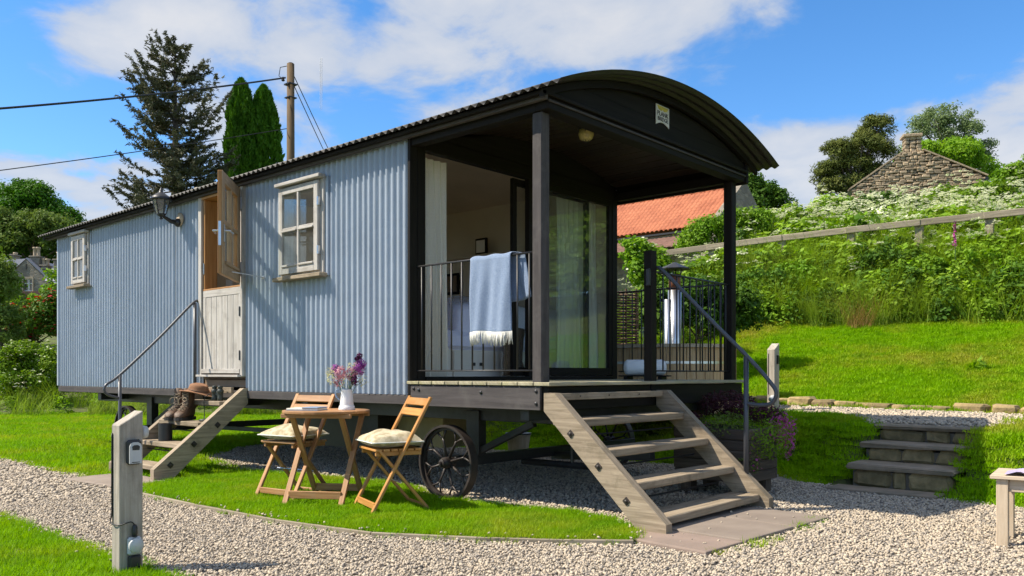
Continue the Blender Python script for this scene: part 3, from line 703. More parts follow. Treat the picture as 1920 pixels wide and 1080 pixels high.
# porch gable, stacked boards cut to the arch
def gable_board(z0, z1, x, th):
    ys = np.linspace(-.03, 2.99, 60); top = np.minimum(arch(ys) - .045, z1); k = top > z0 + .004; ys = ys[k]; top = top[k]
    mm = MB(); mm.prism([(ys[0], z0)] + [(ys[-1], z0)] + [(y, float(t)) for y, t in zip(ys[::-1], top[::-1])], YZ(x), 0, th); mm.build('gable_board', 'black_timber', hut)
gable_board(2.925, 3.055, -.030, .030); gable_board(3.059, 3.185, -.034, .030); gable_board(3.189, 3.30, -.038, .030)
bx('header_moulding', 'black_timber', -.02, .035, -.03, 2.94, 2.898, 2.924)
bx('header_beam', 'black_timber', -.10, .012, -.02, 2.93, 2.815, 2.895)
bx('header_bead', 'grey_timber', .0125, .026, -.02, 2.93, 2.862, 2.878)
bx('side_header', 'black_timber', -1.40, -.10, -.015, .07, 2.815, 2.897)
bx('side_header', 'black_timber', -1.40, -.10, 2.83, 2.915, 2.815, 2.897)
# porch ceiling boards run along the hut
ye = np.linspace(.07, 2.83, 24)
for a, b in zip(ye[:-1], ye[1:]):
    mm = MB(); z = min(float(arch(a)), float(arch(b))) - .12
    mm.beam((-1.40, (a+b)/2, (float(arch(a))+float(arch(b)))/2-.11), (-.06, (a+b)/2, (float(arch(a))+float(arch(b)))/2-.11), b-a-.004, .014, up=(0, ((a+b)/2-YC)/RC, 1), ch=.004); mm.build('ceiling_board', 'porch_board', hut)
# porch posts
for (x0, x1, y0, y1, z0, mt) in [(-.143, -.055, -.005, .085, .742, 'grey_timber'), (-.143, -.055, 2.80, 2.89, .742, 'black_timber')]:
    bx('porch_post', mt, x0, x1, y0, y1, z0, 2.815, ch=.007)
newel = bx('newel_post', 'black_timber', -.065, .012, 1.295, 1.375, .80, 1.99, ch=.006)
# floor frame
bx('floor_beam', 'grey_timber', -8.80, -1.44, -.012, .05, .748, .825)
bx('floor_beam', 'grey_timber', -1.435, -.055, -.022, .05, .742, .908)
bx('floor_beam', 'black_timber', -.052, .0, .0, 2.90, .742, .908)
bx('floor_beam', 'black_timber', -8.80, -.06, 2.85, 2.90, .742, .90)
for x, z in [(-1.36, .88), (-1.30, .87), (-.62, .86), (-.09, .875), (-.09, .79)]:
    b = link(bpy.data.objects.new('coach_bolt', bme), hut); b.location = (x, -.022, z); b.scale = (1.5, 1.5, 1.5)
# deck boards run across the porch, ends to the front
e = np.linspace(-1.435, .045, 11)
for a, b in zip(e[:-1], e[1:]): bx('deck_board', 'deck_board', a, b-.006, -.035, 2.90, .912, .938)
# end wall with the glazed doors
XE = -1.43
bx('door_post', 'black_timber', XE-.06, XE+.02, .06, .15, .94, 2.90)
bx('door_post', 'black_timber', XE-.06, XE+.02, 2.79, 2.88, .94, 2.90)
bx('door_post', 'black_timber', XE-.05, XE+.01, 1.46, 1.56, .94, 2.82)
bx('door_head', 'black_timber', XE-.06, XE+.015, .06, 2.88, 2.815, 2.93)
pts = [(y, float(arch(y)) - .10) for y in np.linspace(.05, 2.88, 20)]
m = MB(); m.prism([(.05, 2.93), (2.88, 2.93)] + pts[::-1], YZ(XE-.03), 0, .03); m.build('end_gable_board', 'black_timber', hut)
bx('door_sill', 'black_timber', XE-.06, XE+.03, .15, 2.79, .938, .972)
def glazed_leaf(y0, y1, x, tag):
    m = MB(); w = .055
    m.box(x-.02, x+.02, y0, y0+w, .975, 2.812); m.box(x-.02, x+.02, y1-w, y1, .975, 2.812); m.box(x-.02, x+.02, y0+w, y1-w, 2.75, 2.812); m.box(x-.02, x+.02, y0+w, y1-w, .975, 1.055)
    d = m.build('glazed_door', 'black_timber', hut)
    m = MB(); m.box(x-.003, x+.003, y0+w-.004, y1-w+.004, 1.05, 2.755, .0005); m.build('pane', 'porch_glass', d)
    return d
glazed_leaf(1.562, 2.788, XE-.005, 'fixed')
gl = glazed_leaf(1.32, 2.50, XE-.09, 'open')
m = MB(); m.box(XE-.09+.02, XE-.03, 1.335, 1.36, 1.75, 1.95); m.build('pull_handle', 'steel', gl)
# windows
def window(x0, x1, z0, z1):
    f = .055; y = -.035
    m = MB(); m.box(x0, x0+f, -.040, .07, z0, z1); m.box(x1-f, x1, -.040, .07, z0, z1); m.box(x0+f, x1-f, -.040, .07, z1-f, z1); m.box(x0+f, x1-f, -.040, .07, z0, z0+f)
    w = m.build('window', 'silver_oak', hut)
    sx0, sx1, sz0, sz1 = x0+.012, x1-.045, z0+.02, z1-.012; s = .062
    m = MB(); m.box(sx0, sx0+s, -.072, -.042, sz0, sz1); m.box(sx1-s, sx1, -.072, -.042, sz0, sz1); m.box(sx0+s, sx1-s, -.072, -.042, sz1-s, sz1); m.box(sx0+s, sx1-s, -.072, -.042, sz0, sz0+s*1.4)
    m.build('sash', 'silver_oak', w)
    a0, a1, b0, b1 = sx0+s, sx1-s, sz0+s*1.4, sz1-s; xm = (a0+a1)/2; zm = (b0+b1)/2; g = .014
    m = MB(); m.box(xm-g, xm+g, -.070, -.046, b0, b1); m.build('glazing_bar', 'silver_oak', w)
    for q0, q1 in ((a0, xm-g), (xm+g, a1)):
        m = MB(); m.box(q0, q1, -.070, -.046, zm-g, zm+g); m.build('glazing_bar', 'silver_oak', w)
        m = MB(); m.box(q0, q1, -.084, -.072, zm-.026, zm-.008); m.build('drip_bead', 'silver_oak', w)
        m = MB(); m.box(q0, q1, -.084, -.072, b0-.022, b0-.004); m.build('drip_bead', 'silver_oak', w)
        for c0, c1 in ((b0, zm-g), (zm+g, b1)):
            m = MB(); m.box(q0-.002, q1+.002, -.060, -.056, c0-.002, c1+.002, .0005); m.build('pane', 'pane', w)
    m = MB(); m.box(x0-.03, x1+.05, -.115, -.03, z0-.045, z0-.008, .006); m.build('sill', 'weathered_oak', w)
    m = MB(); m.box(x0-.012, x1+.02, -.105, -.03, z1+.002, z1+.034, .005); m.build('drip_cap', 'silver_oak', w)
    for zz in (z0+.2, z1-.2):
        m = MB(); m.box(x1-.05, x1-.034, -.078, -.040, zz-.04, zz+.04, .003); m.build('hinge', 'steel', w)
    m = MB(); m.box(x1-.01, x1+.035, -.020, .02, z0-.03, z1+.02); m.build('side_flashing', 'tin_blue', w)
window(-3.225, -2.545, 1.90, 2.735)
window(-8.205, -7.70, 2.17, 2.835)
def small_curtain(x0, x1, y, z0, z1, n, name, parent):
    t = np.linspace(0, 1, 60); zs = np.linspace(0, 1, 8); P = np.zeros((60, 8, 3))
    for j, q in enumerate(zs):
        P[:, j, 0] = x0 + (x1-x0)*t; P[:, j, 1] = y + .018*np.sin(t*n*6.28 + q*.6); P[:, j, 2] = z1 + (z0-z1)*q
    m = MB(); m.grid(P); return m.build(name, 'curtain', parent, True, label=None)
# stable door
fr = MB(); fr.box(-4.79, -4.725, -.045, .09, .97, 2.872); fr.box(-3.945, -3.90, -.045, .09, .97, 2.872)
dfr = fr.build('door_frame', 'silver_oak', hut)
m = MB(); m.box(-4.724, -4.69, -.02, .12, 1.0, 2.84); m.build('inner_jamb', 'orange_wood', dfr)
m = MB(); m.box(-3.975, -3.946, -.02, .12, 1.0, 2.84); m.build('inner_jamb', 'orange_wood', dfr)
m = MB(); m.box(-4.724, -3.946, -.044, .12, 2.842, 2.871); m.build('door_head', 'orange_wood', dfr)
m = MB(); m.box(-4.77, -3.92, -.085, .06, .962, .985); m.build('threshold', 'silver_oak', dfr)
m = MB(); m.box(-4.72, -4.70, -.03, -.02, 2.05, 2.17); m.build('strike_plate', 'steel', dfr)
ld = MB(); ld.box(-4.72, -3.95, -.028, .0, 1.80, 1.872); ld.box(-4.72, -4.66, -.028, .0, 1.0, 1.80); ld.box(-4.0, -3.95, -.028, .0, 1.0, 1.80); ldo = ld.build('lower_door', 'silver_oak', hut)
e = np.linspace(-4.66, -4.0, 7)
for a, b in zip(e[:-1], e[1:]):
    m = MB(); m.box(a+.0015, b-.0015, -.024, -.004, 1.0, 1.80, .004); m.build('plank', 'silver_oak', ldo)
m = MB(); m.box(-4.72, -3.95, -.05, -.0285, 1.0, 1.045); m.build('weather_board', 'silver_oak', ldo)
m = MB(); m.box(-4.72, -3.95, -.027, .03, 1.873, 1.89); m.build('top_rail', 'orange_wood', ldo)
for z in (1.18, 1.62):
    m = MB(); m.box(-3.952, -3.935, -.055, -.029, z-.05, z+.05, .003); m.build('hinge', 'iron', ldo)
ud = MB(); Wd, H0, H1, sw = .77, 1.905, 2.842, .10
ud.box(0, sw, -.045, -.010, H0, H1); ud.box(Wd-sw, Wd, -.045, -.010, H0, H1); ud.box(sw, Wd-sw, -.045, -.010, H1-sw, H1); ud.box(sw, Wd-sw, -.045, -.010, H0, H0+sw*1.3)
udo = ud.build('upper_door', 'orange_wood', hut); udo.location = (-3.925, -.05, 0); udo.rotation_euler = (0, 0, math.atan2(-.53, .6))
m = MB(); m.box(0, sw, -.0095, .0, H0, H1); m.box(Wd-sw, Wd, -.0095, .0, H0, H1); m.box(sw, Wd-sw, -.0095, .0, H1-sw, H1); m.box(sw, Wd-sw, -.0095, 0, H0, H0+sw*1.3); m.build('outer_face', 'brown_oak', udo)
a0, a1, b0, b1 = sw, Wd-sw, H0+sw*1.3, H1-sw; xm = (a0+a1)/2; zm = (b0+b1)/2
m = MB(); m.box(xm-.018, xm+.018, -.04, -.002, b0, b1); m.build('glazing_bar', 'brown_oak', udo)
for q0, q1 in ((a0, xm-.018), (xm+.018, a1)):
    m = MB(); m.box(q0, q1, -.04, -.002, zm-.018, zm+.018); m.build('glazing_bar', 'brown_oak', udo)
    for c0, c1 in ((b0, zm-.018), (zm+.018, b1)):
        m = MB(); m.box(q0-.002, q1+.002, -.027, -.023, c0-.002, c1+.002, .0005); m.build('pane', 'pane', udo)
m = MB(); m.box(xm-.3, xm+.3, .0005, .018, b0-.035, b0-.005); m.build('drip_bead', 'brown_oak', udo)
m = MB(); m.box(Wd, Wd+.003, -.038, -.014, 2.16, 2.38, .0005); m.build('lock_plate', 'steel', udo)
for s in (1, -1):
    y = .001 if s > 0 else -.046
    m = MB(); m.tube([(Wd-.05, y, 2.30), (Wd-.05, y+s*.05, 2.30), (Wd-.17, y+s*.055, 2.295)], .009, 8); m.box(Wd-.07, Wd-.03, min(y, y+s*.006), max(y, y+s*.006), 2.2, 2.36); m.build('handle', 'steel', udo)
for z in (2.05, 2.7):
    m = MB(); m.box(-.012, .012, -.02, .02, z-.06, z+.06, .003); m.build('hinge', 'steel', udo)
m = MB(); m.tube([(-3.40, -.44, 1.935), (-3.46, -.22, 1.93), (-3.55, -.02, 1.93)], .005, 6); m.lathe([(.016, 0), (.016, .012), (.006, .016)], 8, (-3.55, -.016, 1.93), frame(V(0, 0, 0), (1, 0, 0), (0, 0, 1))); m.build('cabin_hook', 'steel', hut)
# wall lantern
ln = MB(); ln.lathe([(.055, 0), (.075, .008), (.075, .02), (.04, .032)], 14, (-5.23, -.014, 2.70), frame(V(0, 0, 0), (1, 0, 0), (0, 0, 1.5), V(0, -1, 0)))
lno = ln.build('wall_lantern', 'bench_wood', hut, True)
m = MB(); m.lathe([(.05, 0), (.045, .02), (.02, .05)], 12, (-5.23, -.045, 2.66), frame(V(0, 0, 0), (1, 0, 0), (0, 0, 1), V(0, -1, 0))); m.tube([(-5.23, -.06, 2.66), (-5.23, -.13, 2.665), (-5.23, -.20, 2.70), (-5.23, -.235, 2.725)], [.03, .024, .018, .016], 8); m.build('bracket', 'iron', lno, True)
c = V(-5.23, -.24, 2.72)
m = MB(); m.lathe([(.012, -.05), (.02, -.04), (.01, -.025), (.05, .0), (.052, .012)], 6, c); m.build('lantern_base', 'iron', lno)
m = MB(); m.lathe([(.05, .012), (.088, .165)], 6, c, cap=False); m.build('glass', 'lamp_glass', lno)
m = MB()
for k in range(6):
    a = k*math.pi/3; m.tube([c+V(.05*math.cos(a), .05*math.sin(a), .01), c+V(.088*math.cos(a), .088*math.sin(a), .165)], .0055, 5)
m.build('lantern_bars', 'iron', lno)
m = MB(); m.lathe([(.112, .158), (.118, .166), (.095, .195), (.05, .228), (.022, .245), (.022, .262), (.012, .275), (.004, .30)], 12, c); m.build('lantern_cap', 'iron', lno, True)
# porch bulkhead light
m = MB(); c = V(-.72, 1.40, float(arch(1.40))-.118); m.lathe([(.075, 0), (.075, -.02), (.06, -.03)][::-1], 14, c); bl = m.build('porch_light', 'iron', hut, True)
m = MB(); m.lathe([(.02, -.125), (.055, -.105), (.068, -.07), (.068, -.03)], 14, c); m.build('lens', 'lamp_lens', bl, True)
m = MB()
for k in range(3):
    a = k*math.pi/3; m.tube([c+V(.074*math.cos(a)*q, .074*math.sin(a)*q, -.03 - .105*(1-q*q)) for q in np.linspace(-1, 1, 9)], .004, 5)
m.build('cage', 'iron', bl)
# maker's plaque on the gable
pl = [(1.365, 3.185), (1.365, 3.02)] + [(1.365 + .2*t, 3.02 + .028*math.sin(math.pi*t)) for t in np.linspace(.1, .9, 9)] + [(1.565, 3.02), (1.565, 3.185)]
m = MB(); m.prism(pl, YZ(.0), .004, .010); plo = m.build('maker_plaque', 'plaque_white', hut)
m = MB(); m.prism([(1.38, 3.178), (1.40, 3.15), (1.445, 3.14), (1.465, 3.152), (1.485, 3.14), (1.53, 3.15), (1.55, 3.178)], YZ(.0), .0102, .012); m.build('emblem', 'plaque_yellow', plo)
def text(s, size, loc, rot, mat, parent, ext=.001, squeeze=1.0):
    cu = bpy.data.curves.new('lettering', 'FONT'); cu.body = s; cu.size = size; cu.align_x = 'CENTER'; cu.extrude = ext; cu.resolution_u = 2
    t = bpy.data.objects.new('tmp', cu); COL.objects.link(t); dg = bpy.context.evaluated_depsgraph_get(); me = bpy.data.meshes.new_from_object(t.evaluated_get(dg)); bpy.data.objects.remove(t)
    o = bpy.data.objects.new('lettering', me); me.materials.clear(); me.materials.append(MATS[mat]); o.location = loc; o.rotation_euler = rot; o.scale = (squeeze, 1, 1); return link(o, parent)
text('PLANK', .054, (.0115, 1.465, 3.098), (R(90), 0, R(90)), 'ink', plo, .0012, 1.02)
text('BRIDGE', .047, (.0115, 1.465, 3.058), (R(90), 0, R(90)), 'ink', plo, .0012, 1.0)
# running gear
def wheel(c, r, nm='wheel', wid=.075, sp=8):
    w = empty('wheel', c); w.parent = hut
    my = frame(V(0, 0, 0), (1, 0, 0), (0, 0, 1), V(0, -1, 0))
    m = MB(); m.lathe([(r-.019, wid/2), (r, wid/2), (r, -wid/2), (r-.019, -wid/2), (r-.019, wid/2)], 48, Mx=my, cap=False)
    m.lathe([(r-.042, .012), (r-.019, .012), (r-.019, -.012), (r-.042, -.012), (r-.042, .012)], 48, Mx=my, cap=False); autosmooth(m.build('rim', 'wheel_iron', w))
    m = MB(); m.lathe([(.02, .075), (.03, .07), (.034, .055), (.042, .045), (.045, .03), (.045, -.06), (.03, -.07)], 16, Mx=my); m.lathe([(.012, .09), (.014, .075)], 8, Mx=my); autosmooth(m.build('hub', 'wheel_iron', w))
    for k in range(sp):
        a = 2*math.pi*(k+.35)/sp; d = V(math.cos(a), 0, math.sin(a)); t = V(-math.sin(a), 0, math.cos(a)); m = MB()
        m.tube([d*.045, d*.55*r, d*.66*r], [.013, .009, .010], 6)
        for s in (-1, 1): m.tube([d*.62*r, d*.74*r + t*s*.025, d*(r-.034) + t*s*.062], [.008, .0075, .010], 6)
        m.build('spoke', 'wheel_iron', w, True)
    return w
wheel((-1.10, .10, .300), .297); wheel((-6.86, .10, .300), .297); wheel((-1.42, 2.74, .300), .297); wheel((-6.86, 2.74, .300), .297)
for x in (-1.10, -6.86):
    m = MB(); m.box(x-.04, x+.04, .15, 2.69, .26, .34); m.build('axle', 'iron', hut)
    for y in ((.42,) if x > -2 else (.42, 2.45)):
        m = MB(); m.beam((x, y, .34), (x-.0, y, .70), .09, .14, up=(1, 0, 0)); m.build('spring_block', 'iron', hut)
        m = MB(); m.beam((x+.02, y, .36), (x+.62, y, .62), .05, .05); m.build('brace', 'iron', hut)
for y in (.40, 2.45): bx('chassis_rail', 'iron', -8.5, -.12, y, y+.09, .62, .745)
for x in (-7.6, -5.6, -4.4, -3.0, -.3): bx('cross_member', 'iron', x, x+.08, .05, 2.85, .66, .745)
m = MB(); m.beam((-1.10, 1.42, .26), (-.02, 1.36, .33), .07, .07); m.tube([(-1.1, 1.0, .24), (-.05, .98, .25)], .028, 8); m.build('drawbar', 'iron', hut)
m = MB(); m.beam((-6.86, 1.0, .30), (-2.4, 1.0, .36), .04, .05); m.build('reach_bar', 'iron', hut)
m = MB(); m.tube([(-.55, .98, .27), (-.55, .98, .66)], .014, 6); m.build('drop_link', 'iron', hut)
bx('under_floor_box', 'tan_box', -2.75, -2.05, .95, 1.5, .30, .735); bx('under_floor_box', 'black_plastic', -4.1, -2.7, .7, 1.5, .25, .735)
bx('underfloor', 'black_timber', -8.75, -.08, .05, 2.85, .746, .80, ch=.001)
# railings of the porch: parts are the rails and every baluster
def railing(p0, p1, n, z0, z1, name):
    p0 = V(*p0); p1 = V(*p1); r = empty(name, (0, 0, 0)); r.parent = hut; d = (p1-p0)
    up = V(0, 0, 1)
    m = MB(); m.tube([V(*p0[:2], z1), V(*p1[:2], z1)], .0085, 8); m.build('top_rail', 'iron', r, True)
    m = MB(); m.tube([V(*p0[:2], z0), V(*p1[:2], z0)], .0065, 6); m.build('bottom_rail', 'iron', r, True)
    me = None
    for k in range(n):
        q = p0 + d*(k+.5)/n
        if me is None:
            m = MB(); m.tube([(0, 0, z0), (0, 0, z1)], .0065, 6); b = m.build('baluster', 'iron', r, True); me = b.data
        else: b = link(bpy.data.objects.new('baluster', me), r)
        b.location = (q[0], q[1], 0)
railing((-1.38, .03, 0), (-.14, .03, 0), 11, 1.02, 1.852, 'side_railing')
railing((-.05, 1.40, 0), (-.09, 2.80, 0), 12, 1.02, 1.835, 'end_railing')
railing((-1.38, 2.86, 0), (-.14, 2.86, 0), 11, 1.02, 1.852, 'rear_railing')
# switch plate seen through the door
m = MB(); m.box(-5.05, -5.042, .42, .50, 1.98, 2.06, .002); m.build('switch_plate', 'white_plastic', hut)
m = MB(); m.box(-5.05, -5.03, .16, .22, .95, 2.9); m.build('partition_trim', 'orange_wood', hut)

# ------------------------------------------------------------------ inside the hut
def curtain(y0, y1, x, z0, z1, folds, label, gather=1.0):
    n = 150; t = np.linspace(0, 1, n); rows = []
    for q in np.linspace(0, 1, 14):
        wob = .045*(.45+.55*q)*np.sin(t*folds*2*np.pi + .8*np.sin(3*q+t*5)) + .008*np.sin(t*folds*5.1+q*4)
        yy = y0 + (y1-y0)*(t + .012*np.sin(t*folds*4*np.pi)) + (.02*q*np.sin(t*3))
        rows.append(np.stack([x + wob, yy, np.full(n, z1 + (z0-z1)*q)], 1))
    m = MB(); m.grid(np.stack(rows, 0)); return m.build('curtain', 'curtain', None, True, label=label, cat='curtain', group='porch curtains')
curtain(.19, .51, -1.55, .95, 2.80, 4.5, 'white pleated curtain drawn aside at the open porch doorway')
curtain(2.08, 2.76, -1.60, .975, 2.79, 9, 'white curtain hanging behind the closed porch glass')
bed = empty('bed', (-2.6, 1.9, .93), 0, 'cabin bed with drawers below and lilac bedding, seen through the porch doorway', 'bed')
m = MB(); m.box(-.78, .78, -1.12, .88, 0, .31); m.build('bed_base', 'panel_cream', bed)
for (y0, y1) in ((-1.05, -.45), (-.40, .20), (.25, .85)):
    m = MB(); m.box(.781, .80, y0, y1, .03, .28, .004); d = m.build('drawer', 'panel_cream', bed)
    for q in (-.05, .05):
        m = MB(); m.box(.80, .812, (y0+y1)/2+q-.02, (y0+y1)/2+q+.02, .14, .17, .003); m.build('drawer_pull', 'iron', d)
def soft(lx, ly, lz, n=26, p=2.6, seed=1, wr=.01):
    r = np.random.default_rng(seed); t = np.linspace(-1, 1, n); U, Vv = np.meshgrid(t, t, indexing='ij')
    b = np.clip((1-np.abs(U)**p)*(1-np.abs(Vv)**p), 0, 1)**.5
    k1 = r.uniform(2, 6, 4); ph = r.uniform(0, 6, 4)
    w = wr*(np.sin(U*k1[0]+Vv*k1[1]+ph[0]) + np.sin(U*k1[2]-Vv*k1[3]*1.7+ph[1]))*b
    sx = 1 - .06*(Vv**2); sy = 1 - .06*(U**2)
    top = np.stack([U*lx/2*sy, Vv*ly/2*sx, lz*.62*b + w], 2); bot = np.stack([U*lx/2*sy, Vv*ly/2*sx, -lz*.38*b + w*.3], 2)
    return top, bot
m = MB(); t, b = soft(1.66, 2.1, .55, 30, 10, 3, .012); t[:, :, 2] += .42; b[:, :, 2] = np.minimum(b[:, :, 2] + .5, t[:, :, 2]); t[:, :, 2] = np.maximum(t[:, :, 2], .33)
m.grid(t); m.build('duvet', 'bed_linen', bed, True)
m = MB(); m.box(-.80, .815, -1.14, .86, .27, .46, .05); m.build('valance', 'bed_linen', bed)
for y in (-.6, .35):
    m = MB(); t, b = soft(.42, .7, .22, 16, 3, int(y*10)+9); m.grid(t); m.grid(b[::-1]); o = m.build('pillow', 'bed_linen', bed, True); o.location = (-.52, y, .80)
sh = MB(); sh.box(-3.75, -2.7, 2.62, 2.80, 2.38, 2.405); sh.build('wall_shelf', 'cream_wall', None, label='cream shelf on the back wall above the bed', cat='shelf')
m = MB(); m.box(-3.3, -3.12, 2.66, 2.69, 2.406, 2.60); o = m.build('photo_frame', 'black_timber', None, label='small dark picture frame standing on the shelf above the bed', cat='picture frame')
m = MB(); m.box(-3.28, -3.14, 2.655, 2.659, 2.43, 2.575, .001); m.build('print', 'panel_cream', o)
for (x0, x1, z0, z1, lb) in [(-3.98, -3.70, 1.98, 2.24, 'dark framed picture on the back wall below the shelf'), (-3.93, -3.82, 1.78, 1.90, 'tiny dark framed picture on the back wall, lowest of the frames')]:
    m = MB(); m.box(x0, x1, 2.775, 2.798, z0, z1); o = m.build('picture_frame', 'black_timber', None, label=lb, cat='picture')
    m = MB(); m.box(x0+.03, x1-.03, 2.772, 2.7745, z0+.03, z1-.03, .001); m.build('print', 'brown_cloth', o)
# folded brown rug slung by the glass door
t = np.linspace(0, 1, 12); P = np.zeros((12, 10, 3))
for i in range(12):
    for j in range(10):
        q = j/9; P[i, j] = (-1.62 + .05*math.sin(i*.9+q*3), 1.34 + .28*t[i] + .08*q*(1-t[i]), 1.50 - .52*q - .10*t[i]*(1-q))
m = MB(); m.grid(P); o = m.build('rolled_rug', 'brown_cloth', None, True, label='brown cloth slumped against the inside of the porch doors', cat='rug'); o.modifiers.new('th', 'SOLIDIFY').thickness = .06
# ------------------------------------------------------------------ porch steps
def tube_obj(name, pts, r, mat, parent=None, n=8, **k):
    m = MB(); m.tube(pts, r, n); return m.build(name, mat, parent, True, **k)
def smooth_pts(pts, k=6):
    pts = [V(*p) for p in pts]; out = []
    for i in range(len(pts)-1):
        a, b, c, d = pts[max(i-1, 0)], pts[i], pts[i+1], pts[min(i+2, len(pts)-1)]
        for t in np.linspace(0, 1, k, endpoint=False):
            out.append(.5*((2*b) + (-a+c)*t + (2*a-5*b+4*c-d)*t*t + (-a+3*b-3*c+d)*t**3))
    out.append(pts[-1]); return out
PS = empty('porch_steps', (0, 0, 0), 0, 'wide weathered timber steps leading up to the porch', 'steps', 'timber steps of the hut')
for y0, y1 in ((-.072, -.004), (1.352, 1.42)):
    m = MB(); m.prism([(.02, .742), (.02, .866), (.112, .866), (.975, .085), (.975, -.0), (.80, -.0)], XZ(0), -y1, -y0); m.build('stringer', 'weathered_oak', PS)
for x, z in ((.275, .693), (.487, .50), (.70, .302), (.905, .110)):
    m = MB(); m.box(x-.105, x, -.003, 1.351, z-.052, z, .006); m.build('tread', 'weathered_oak', PS)
    m = MB(); m.box(x-.235, x-.112, -.003, 1.351, z-.050, z-.003, .006); m.build('tread', 'weathered_oak', PS)
m = MB(); m.box(.055, .085, .004, 1.345, .815, .862); m.build('nosing_board', 'weathered_oak', PS)
for x in (.25, .60, 1.0): 
    m = MB(); m.lathe([(.006, 0), (.006, .004), (.003, .006)], 6, (.085, x, .84), frame(V(0, 0, 0), (0, 1, 0), (0, 0, 1))); m.build('screw', 'iron', PS)
for x, z in ((.25, .60), (.475, .40), (.69, .20)):
    my = frame(V(x, -.072, z), (.707, 0, .707), (-.707, 0, .707))
    m = MB(); m.box(-.021, .021, -.021, .021, 0, .006, .002, my); m.lathe([(.011, .006), (.011, .014), (.006, .017)], 8, Mx=my); m.build('bolt_plate', 'wheel_iron', PS)
for x, z in ((.16, .60), (.36, .40), (.57, .20)):
    m = MB(); m.tube([(x, 0, z-.03), (x, 1.35, z-.03)], .007, 6); m.build('tie_rod', 'iron', PS)
HR = empty('porch_handrail', (.78, 1.385, 0), 0, 'grey steel handrail sloping down the far side of the porch steps', 'handrail', 'steel handrails')
o3 = V(.78, 1.385, 0)
pts = smooth_pts([V(.02, 1.385, 1.86), V(.10, 1.385, 1.79), V(.50, 1.385, 1.40), V(.78, 1.385, 1.135), V(.96, 1.385, .945), V(1.015, 1.385, .86), V(.985, 1.385, .785), V(.90, 1.385, .765), V(.785, 1.385, .775)])
tube_obj('rail', [p - o3 for p in pts], .015, 'rail_steel', HR, 10)
tube_obj('rail_post', [(0, 0, .112), (0, 0, 1.125)], .019, 'rail_steel', HR, 10)
m = MB(); m.box(-.045, .045, -.035, .035, .111, .118); m.build('base_plate', 'rail_steel', HR)
tube_obj('wall_bracket', [V(-.045, 1.385, 1.86) - o3, V(.03, 1.385, 1.86) - o3], .011, 'rail_steel', HR)
# black hanging bracket lamp on the newel post
m = MB(); m.box(-.02, .012, 1.255, 1.289, 1.70, 1.84, .006); m.build('newel_lamp', 'iron', hut)
# ------------------------------------------------------------------ side door steps
DS = empty('door_steps', (-4.35, -.45, 0), 0, 'narrow weathered timber steps under the stable door', 'steps', 'timber steps of the hut')
off = V(-4.35, -.45, 0)
for x0, x1 in ((-3.93, -3.86), (-4.83, -4.76)):
    m = MB(); m.prism([(-.005-off[1], .70), (-.005-off[1], .852), (-.05-off[1], .852), (-.955-off[1], .12), (-.955-off[1], 0), (-.80-off[1], 0)], frame(V(0, 0, 0), (0, 1, 0), (0, 0, 1)), x0-off[0], x1-off[0]); m.build('stringer', 'weathered_oak', DS)
for y, z in ((-.27, .725), (-.49, .528), (-.68, .33), (-.86, .132)):
    m = MB(); m.box(-4.758-off[0], -3.932-off[0], y-off[1], y+.20-off[1], z-.045, z, .006); m.build('tread', 'weathered_oak', DS)
m = MB(); m.box(-4.7-off[0], -3.96-off[0], -.13-off[1], -.10-off[1], .80, .86); m.build('nosing_board', 'weathered_oak', DS)
for y, z in ((-.33, .50), (-.57, .33), (-.80, .15)):
    my = frame(V(-3.86-off[0], y-off[1], z), (0, .707, .707), (0, -.707, .707))
    m = MB(); m.box(-.024, .024, -.024, .024, 0, .006, .002, my); m.lathe([(.012, .006), (.012, .014), (.006, .017)], 8, Mx=my); m.build('bolt_plate', 'wheel_iron', DS)
for y, z in ((-.40, .43), (-.60, .24)):
    m = MB(); m.tube([(-4.76-off[0], y-off[1], z), (-3.93-off[0], y-off[1], z)], .007, 6); m.build('tie_rod', 'iron', DS)
HL = empty('door_handrail', (-4.80, -.86, 0), 0, 'thin steel handrail beside the stable door steps, far from the porch', 'handrail', 'steel handrails')
o3 = V(-4.80, -.86, 0)
pts = smooth_pts([V(-4.80, -.03, 1.76), V(-4.80, -.10, 1.745), V(-4.80, -.45, 1.38), V(-4.80, -.86, .985), V(-4.80, -.99, .89), V(-4.80, -1.01, .83), V(-4.80, -.97, .785), V(-4.80, -.87, .755)])
tube_obj('rail', [p - o3 for p in pts], .013, 'rail_steel', HL, 10)
tube_obj('rail_post', [(0, 0, .05), (0, 0, .985)], .017, 'rail_steel', HL, 10)
tube_obj('rail_post', [V(-4.80, -.075, .78) - o3, V(-4.80, -.075, 1.75) - o3], .017, 'rail_steel', HL, 10)
# ------------------------------------------------------------------ paving slabs
def slab(name, poly, z0, z1, lb, cat='paving slab', grp=None, mat='slab'):
    cxy = np.mean(poly, 0); m = MB(); m.prism([(x-cxy[0], y-cxy[1]) for x, y in poly], None, 0, z1-z0)
    o = m.build('paving_slab', mat, None, label=lb, cat=cat, group=grp); o.location = (cxy[0], cxy[1], z0)
    md = o.modifiers.new('worn', 'BEVEL'); md.width = .009; md.segments = 2; md.limit_method = 'ANGLE'
    return o
slab('s', [(.70, -.30), (1.40, -.36), (1.42, .045), (.74, .065)], .0, .032, 'pinkish paving slab at the near corner of the porch steps landing', grp='slabs below the porch steps', mat='slab_pink')
slab('s', [(.74, .095), (1.42, .075), (1.45, .68), (.74, .70)], .0, .034, 'largest grey-brown paving slab in the middle of the porch steps landing', grp='slabs below the porch steps')
slab('s', [(.74, .735), (1.45, .715), (1.47, 1.22), (.95, 1.25), (.74, 1.25)], .0, .029, 'paving slab at the far end of the porch steps landing', grp='slabs below the porch steps')
